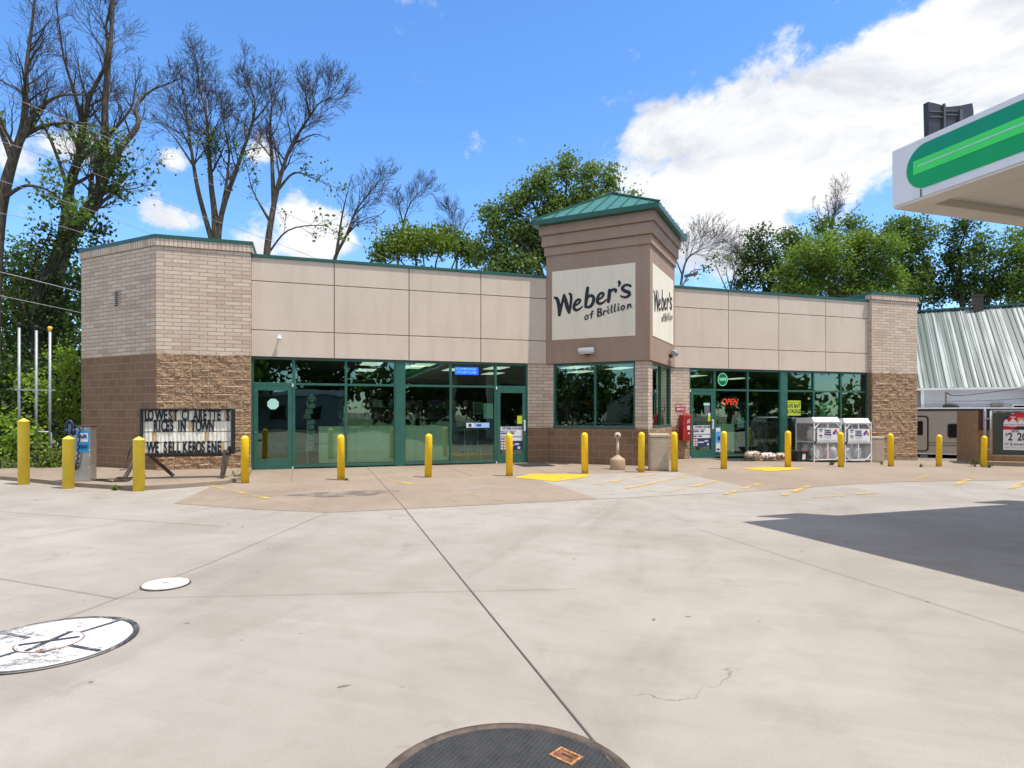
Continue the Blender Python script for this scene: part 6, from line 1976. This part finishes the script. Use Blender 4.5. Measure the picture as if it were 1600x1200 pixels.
bare_tree('many stemmed bare tree rising just right of the brick corner',
          [([(336, 430), (336, 345), (330, 290), (326, 232), (322, 180), (314, 145), (308, 108)], .24, .03),
           ([(338, 410), (346, 335), (374, 252), (394, 192), (398, 158), (388, 128)], .19, .025),
           ([(332, 380), (310, 300), (300, 240), (294, 200), (290, 165), (284, 128)], .15, .025),
           ([(342, 350), (352, 300), (358, 240), (350, 195), (346, 160)], .12, .02),
           ([(304, 262), (272, 214), (248, 190)], .07, .015), ([(394, 192), (420, 160), (432, 120)], .06, .015)], 33.0, 7, leaves=250, twig_len=.78, kids=(22, 9, 6, 4))
bare_tree('bare tree leaning right above the left shop panels, tallest of that pair on the right',
          [([(414, 450), (418, 385), (428, 320), (440, 270), (456, 226), (484, 182), (498, 162), (515, 154)], .22, .025),
           ([(428, 325), (425, 252), (422, 200), (425, 160), (421, 128)], .13, .02), ([(432, 300), (460, 270), (492, 280), (522, 292)], .08, .015),
           ([(424, 350), (396, 300), (386, 262)], .08, .015), ([(484, 182), (478, 150), (474, 110)], .07, .015), ([(456, 226), (490, 210), (510, 215)], .06, .015),
           ([(416, 400), (450, 360), (500, 352), (520, 360)], .06, .015)], 31.0, 11, leaves=250, twig_len=.74, kids=(22, 9, 6, 4), lmat='leaf_mid')
bare_tree('small slanting bare tree over the middle left panels, in front of the white cloud',
          [([(518, 440), (524, 402), (541, 368), (556, 330), (575, 304), (592, 284)], .16, .02), ([(526, 395), (535, 335), (546, 288)], .10, .02), ([(541, 368), (565, 345), (596, 335)], .06, .015)], 36.0, 13, twig_len=.62, leaves=40)
bare_tree('thin bare tree top between the slanting one and the olive tree',
          [([(618, 440), (626, 380), (634, 335), (648, 308), (662, 296)], .12, .015), ([(630, 352), (622, 315), (618, 298)], .06, .012)], 42.0, 17, twig_len=.6)
bare_tree('bare twiggy top showing just left of the big poplar', [([(712, 440), (714, 385), (708, 350), (702, 334)], .12, .015), ([(713, 380), (728, 350), (738, 336)], .07, .012), ([(712, 395), (690, 360), (684, 345)], .06, .012)], 45.0, 19, twig_len=.6)
bare_tree('small bare tree just right of the tower roof', [([(1058, 500), (1066, 430), (1076, 402), (1096, 390), (1112, 384)], .10, .015), ([(1062, 455), (1080, 425), (1100, 420)], .06, .012), ([(1066, 430), (1054, 400), (1050, 385)], .05, .012)], 34.0, 23, twig_len=.65, leaves=120, lmat='leaf_olive')
bare_tree('grey bare tree standing above the green trees between tower and canopy', [([(1296, 460), (1298, 380), (1302, 340), (1310, 302)], .16, .02), ([(1298, 385), (1282, 345), (1270, 318)], .09, .015), ([(1300, 370), (1322, 340), (1340, 322)], .08, .015), ([(1298, 360), (1294, 330), (1290, 310)], .07, .015)], 50.0, 29, twig_len=.62)
bare_tree('low bare bush just left of the dark tree over the right panels', [([(1140, 500), (1142, 450), (1150, 425), (1158, 408)], .09, .015), ([(1141, 465), (1125, 430), (1118, 412)], .06, .012), ([(1142, 455), (1135, 425), (1138, 405)], .05, .012)], 44.0, 31, twig_len=.6)


def leafy(name, label, cat, depth, lobes, mat, seed, leaf=.22, dens=1.0, base=-.6, trunk_r=.22, group='leafy trees round the shop', trunk_px=None, lit_up=.35, thick=1.0, bmat='barkdark'):
    """lobes: (px, py, rx, ry) clumps of the crown at this distance; every clump has real depth"""
    rng = np.random.default_rng(seed); mpp = depth / F_PX
    cxm = sum(l[0] * l[2] * l[3] for l in lobes) / sum(l[2] * l[3] for l in lobes)
    bx_ = trunk_px if trunk_px is not None else cxm
    o0 = at(bx_, HY, depth); ox, oy = o0.x, o0.y
    t = thing(name, label, cat, (ox, oy, base), 0, group)
    off = np.array([ox, oy, base]); lines = []; cen = []
    topz = max(at(l[0], l[1] - l[3], depth).z for l in lobes) - base
    lowz = min(at(l[0], l[1], depth).z for l in lobes) - base
    tp_ = np.array([[0, 0, 0], [rng.normal(0, .2), rng.normal(0, .2), topz * .3], [rng.normal(0, .4), rng.normal(0, .4), topz * .55], [rng.normal(0, .5), rng.normal(0, .5), topz * .8]])
    lines.append((tp_, np.linspace(trunk_r, trunk_r * .3, 4)))
    for (px, py, rx, ry) in lobes:
        dd = rng.uniform(-.6, .6) * rx * mpp * thick
        c = np.array(at(px, py, depth)) - off; c[1] += dd
        rxm, rym = rx * mpp, ry * mpp; rzm = max(.45, .85 * (rxm + rym) / 2) * thick
        f = np.clip((c[2] - .35 * abs(c[0])) / topz * .8, .15, .95); x = f * 3 / .8 * .8; i = min(int(x), 2); s_ = tp_[i] + (tp_[i + 1] - tp_[i]) * (x - i)
        mid = s_ * .5 + c * .5 + np.array([rng.normal(0, .2), rng.normal(0, .2), .15 * np.linalg.norm(c - s_)])
        lines.append((np.array([s_, mid, c]), np.array([trunk_r * .4, trunk_r * .25, .03])))
        nc = max(5, int(rx * ry * PI / (leaf / mpp) ** 2 / 3.0 * dens))
        u = rng.normal(0, 1, (nc, 3)); u /= np.linalg.norm(u, axis=1, keepdims=True); rad = rng.uniform(.15, 1.0, nc) ** .45
        cc = c + u * rad[:, None] * np.array([rxm, rzm, rym]) * rng.uniform(.82, 1.12, (nc, 1))
        cen.append(cc)
        for q in cc[rng.integers(0, nc, max(3, nc // 7))]:
            m2 = c * .45 + q * .55 + rng.normal(0, .12, 3); lines.append((np.array([c, m2, q]), np.array([.03, .02, .01])))
    cen = np.concatenate(cen)
    per = 30
    C = np.repeat(cen, per, 0) + rng.normal(0, leaf * 1.55, (len(cen) * per, 3)) * np.array([1, 1, .75])
    tubes_mesh('trunk', lines, M[bmat], t)
    leaves_mesh('crown', C, leaf, M[mat], t, rng, lit_up)
    return t


leafy('poplar_tree', 'big dense poplar directly behind the tower', 'tree', 36,
      [(887, 264, 16, 25), (852, 288, 19, 24), (826, 302, 17, 25), (800, 322, 17, 22), (771, 346, 20, 28), (754, 386, 12, 22), (921, 274, 14, 22), (955, 278, 13, 26), (984, 318, 8, 22),
       (872, 322, 36, 32), (922, 318, 30, 34), (814, 362, 30, 30), (784, 398, 22, 30), (958, 335, 20, 32), (858, 378, 44, 36), (922, 376, 36, 38), (812, 412, 32, 24), (976, 372, 12, 26), (776, 428, 22, 16)], 'leaf_poplar', 101, .18, 1.9, trunk_r=.4)
leafy('olive_green_tree', 'low spreading yellowish green tree above the middle of the left panels', 'tree', 40, [(640, 372, 44, 16), (690, 366, 34, 16), (606, 384, 26, 14), (720, 384, 22, 20), (664, 392, 56, 20), (590, 398, 20, 12), (740, 400, 14, 16)], 'leaf_olive', 103, .20, 1.6)
leafy('dark_tree', 'narrow dark tree left of the bright green crowns over the right panels', 'tree', 42, [(1192, 372, 20, 20), (1180, 402, 26, 24), (1205, 420, 26, 30), (1170, 440, 24, 20), (1215, 455, 20, 20)], 'leaf_dark', 105, .19, 1.2)
leafy('mid_green_tree', 'mid green tree top peeking between the dark and the bright crowns', 'tree', 46, [(1232, 372, 22, 22), (1250, 395, 24, 22), (1290, 352, 20, 16), (1346, 358, 20, 16), (1330, 345, 14, 12)], 'leaf_mid', 107, .20, 1.2)
leafy('bright_maple', 'broad bright green rounded tree over the right hand panels', 'tree', 40, [(1270, 400, 50, 26), (1326, 380, 44, 24), (1366, 392, 44, 30), (1250, 430, 44, 30), (1310, 430, 60, 34), (1376, 430, 44, 36), (1240, 458, 34, 20), (1340, 464, 50, 22), (1400, 440, 20, 30)], 'leaf_bright', 109, .17, 1.3, lit_up=.6)
leafy('tall_dark_tree', 'tall round dark green tree under the canopy corner', 'tree', 45, [(1416, 352, 24, 22), (1440, 370, 26, 28), (1400, 376, 22, 26), (1430, 410, 34, 34), (1426, 452, 34, 30), (1448, 430, 18, 30)], 'leaf_mid', 111, .19, 1.3)
leafy('slender_tree', 'slender loose tree with visible branches above the metal roof', 'tree', 44, [(1492, 362, 14, 22), (1510, 352, 12, 14), (1482, 392, 16, 22), (1500, 410, 22, 26), (1486, 446, 24, 24), (1512, 452, 22, 22), (1465, 462, 14, 20)], 'leaf_dark', 113, .18, 1.0)
leafy('bushy_tree', 'loose mid green tree right of the slender one above the metal roof', 'tree', 43, [(1540, 384, 20, 28), (1524, 416, 20, 24), (1556, 420, 24, 30), (1540, 452, 26, 24), (1570, 455, 18, 24)], 'leaf_mid', 115, .18, 1.2)
leafy('edge_tree', 'tree cut by the right edge of the photo below the canopy', 'tree', 42, [(1592, 372, 18, 20), (1604, 400, 28, 30), (1588, 430, 24, 26), (1610, 455, 30, 30), (1580, 462, 16, 18)], 'leaf_bright', 117, .18, 1.2)

LG = 'greenery left of the brick corner'
leafy('ivy_tree', 'dark leafy mass climbing the leaning trunk at far left', 'tree', 24.5, [(104, 318, 12, 14), (128, 345, 16, 16), (180, 268, 9, 9), (84, 358, 24, 18), (50, 385, 28, 20), (112, 385, 32, 28), (185, 300, 8, 10), (150, 345, 14, 16), (30, 425, 36, 30), (90, 440, 46, 40), (30, 490, 46, 44), (100, 500, 40, 44), (60, 550, 60, 44), (140, 420, 18, 60), (10, 560, 30, 50)], 'leaf_dark', 121, .16, .50, trunk_r=.10, group=LG, thick=.8, trunk_px=60)
leafy('left_edge_tree', 'mid green tree cut by the left edge above the vent pipes', 'tree', 27, [(8, 385, 28, 20), (40, 412, 28, 24), (-10, 430, 36, 30), (20, 460, 40, 36), (70, 420, 30, 30)], 'leaf_mid', 123, .17, .50, group=LG)
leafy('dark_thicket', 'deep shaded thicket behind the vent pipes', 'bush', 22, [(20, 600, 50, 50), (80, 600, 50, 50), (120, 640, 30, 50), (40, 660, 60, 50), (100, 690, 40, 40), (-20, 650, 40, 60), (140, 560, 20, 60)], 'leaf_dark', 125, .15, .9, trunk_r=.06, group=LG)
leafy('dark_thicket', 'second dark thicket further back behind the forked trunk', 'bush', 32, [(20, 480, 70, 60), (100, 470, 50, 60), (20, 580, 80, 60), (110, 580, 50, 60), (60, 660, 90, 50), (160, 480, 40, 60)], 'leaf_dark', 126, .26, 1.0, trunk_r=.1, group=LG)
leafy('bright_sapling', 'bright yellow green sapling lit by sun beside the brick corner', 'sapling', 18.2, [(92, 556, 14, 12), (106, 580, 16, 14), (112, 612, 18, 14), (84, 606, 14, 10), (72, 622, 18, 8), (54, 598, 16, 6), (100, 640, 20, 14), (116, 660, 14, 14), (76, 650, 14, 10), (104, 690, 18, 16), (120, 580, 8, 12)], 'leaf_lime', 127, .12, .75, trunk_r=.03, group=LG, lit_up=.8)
leafy('broadleaf_weed', 'tall pale broad leaved plants at the left edge behind the tall bollard', 'plant', 16.8, [(14, 664, 16, 12), (4, 690, 18, 16), (26, 690, 14, 14), (44, 676, 8, 8), (10, 716, 24, 14)], 'leaf_lime', 129, .13, .6, trunk_r=.02, group=LG, lit_up=.9)
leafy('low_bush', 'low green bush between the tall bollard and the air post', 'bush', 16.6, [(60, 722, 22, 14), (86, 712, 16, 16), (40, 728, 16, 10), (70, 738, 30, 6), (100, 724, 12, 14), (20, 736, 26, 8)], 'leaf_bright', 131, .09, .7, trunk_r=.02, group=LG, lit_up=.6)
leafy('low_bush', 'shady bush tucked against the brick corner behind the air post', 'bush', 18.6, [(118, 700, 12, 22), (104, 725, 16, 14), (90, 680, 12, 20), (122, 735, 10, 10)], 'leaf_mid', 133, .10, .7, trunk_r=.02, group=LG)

# weeds in the cracks
def weed(px, py, h, n, label, seed, dx=0.0):
    lx, ly = pl(px, py); rng = np.random.default_rng(seed)
    t = thing('weed', label, 'weed', S(lx + dx, ly, gz(lx)), 0, 'weeds in the paving cracks')
    lines = []; C = []
    for i in range(n):
        a = rng.uniform(0, 2 * PI); l_ = h * rng.uniform(.5, 1.1); e = np.array([math.cos(a) * l_ * .55, math.sin(a) * l_ * .55, l_ * .8])
        lines.append((np.array([[0, 0, 0], e * .5 + [0, 0, .03], e]), np.array([.004, .003, .002])))
        for k in range(7): C.append(e * rng.uniform(.3, 1.0) + rng.normal(0, .012, 3))
    tubes_mesh('stem', lines, M['leaf_mid'], t); leaves_mesh('leaf', np.array(C), .055, M['leaf_mid'], t, rng, .6)
weed(1300, 727, .16, 9, 'small weed beside the bollard in front of the gas cages', 1)
weed(1378, 726, .10, 5, 'tiny weed in front of the far beige bin', 2)
weed(1546, 731, .14, 10, 'weed at the foot of the bollard beside the gate', 3)
weed(1522, 729, .34, 14, 'taller weed against the brown board wall', 4)
weed(372, 750, .26, 8, 'weed leaning by the bollard at the right end of the letter board', 5)
weed(180, 766, .10, 9, 'weed tuft under the kerb by the air post', 6)
weed(533, 751, .05, 5, 'tiny weed at the foot of the bollard by the sticker door', 7, .12)
weed(1440, 730, .06, 5, 'tiny weed in the crack left of the trailer bollard', 8)

# across the street, behind the viewer: seen only in the shop windows
def far_tree(x, y, h, w, seed, mat):
    rng = np.random.default_rng(seed)
    t = thing('street_tree', 'green tree across the street mirrored in the shop windows', 'tree', (x, y, 0), 0, 'trees across the street')
    lines = [(np.array([[0, 0, 0], [0.1, 0, h * .4], [0, .1, h * .8]]), np.array([.3, .22, .08]))]
    cen = []
    for i in range(14):
        c = np.array([rng.normal(0, w * .33), rng.normal(0, w * .25), h * rng.uniform(.14, .86)]); u = rng.normal(0, 1, (26, 3)); u /= np.linalg.norm(u, axis=1, keepdims=True)
        cen.append(c + u * rng.uniform(.4, 1, (26, 1)) * w * .26); lines.append((np.array([[0, 0, h * .2], c * .5 + [0, 0, h * .1], c]), np.array([.12, .08, .03])))
    C = np.repeat(np.concatenate(cen), 14, 0) + rng.normal(0, .5, (14 * 26 * 14, 3))
    tubes_mesh('trunk', lines, M['barkdark'], t); leaves_mesh('crown', C, .75, M[mat], t, rng)
for i, (lx, ly, h, w) in enumerate(((-26, -50, 13, 9), (-15, -52, 10, 9), (-5, -50, 14, 10), (4, -54, 12, 9), (13, -50, 15, 10), (22, -52, 11, 9), (31, -50, 14, 10), (42, -54, 13, 11), (54, -50, 15, 11), (-40, -54, 14, 11), (66, -54, 14, 11), (-50, -8, 10, 9), (-48, -17, 9, 9), (-62, -26, 9, 9), (-70, -52, 9, 9), (-76, -42, 10, 10), (-56, -52, 9, 9), (-52, 2, 11, 9), (58, -22, 12, 11), (64, -12, 11, 10), (62, -32, 13, 11), (70, -2, 12, 10))):
    p = S(lx, ly); far_tree(p.x, p.y, h, w, 200 + i, 'leaf_dark' if i % 2 else 'leaf_mid')
p = S(-66, -44)
hs = thing('street_house', 'pale gabled house across the street mirrored in the tower window', 'house', p, TH + R(135))
b = MB(); b.box(-4, 4, 0, 8, 0, 3.0); b.face([(-4, 0, 3.0), (4, 0, 3.0), (0, 0, 5.4)]); b.face([(-4, 8, 3.0), (4, 8, 3.0), (0, 8, 5.4)]); b.build('wall', simple("pale yellow siding", (.62, .58, .40), .7), hs)
b = MB(); b.face([(-4.4, -.3, 2.78), (0, -.3, 5.46), (0, 8.3, 5.46), (-4.4, 8.3, 2.78)]); b.face([(4.4, -.3, 2.78), (0, -.3, 5.46), (0, 8.3, 5.46), (4.4, 8.3, 2.78)]); b.build('roof', simple("brown shingle", (.14, .08, .06), .9), hs)
p = S(-6, -49)
sb = thing('street_shop', 'long low pale building across the street mirrored in the left windows', 'building', p, TH + PI)
b = MB(); b.box(-11, 11, 0, 9, 0, 3.3); b.build('wall', simple("grey siding", (.32, .32, .31), .8), sb)
b = MB(); b.box(-11.3, 11.3, -.3, 9.3, 3.301, 3.75); b.build('roof', M['white'], sb)
b = MB()
for x in (-8, -4.5, 2, 6): b.box(x - .8, x + .8, -.06, -.002, 1.0, 2.3)
b.build('window', M['glassdark'], sb)
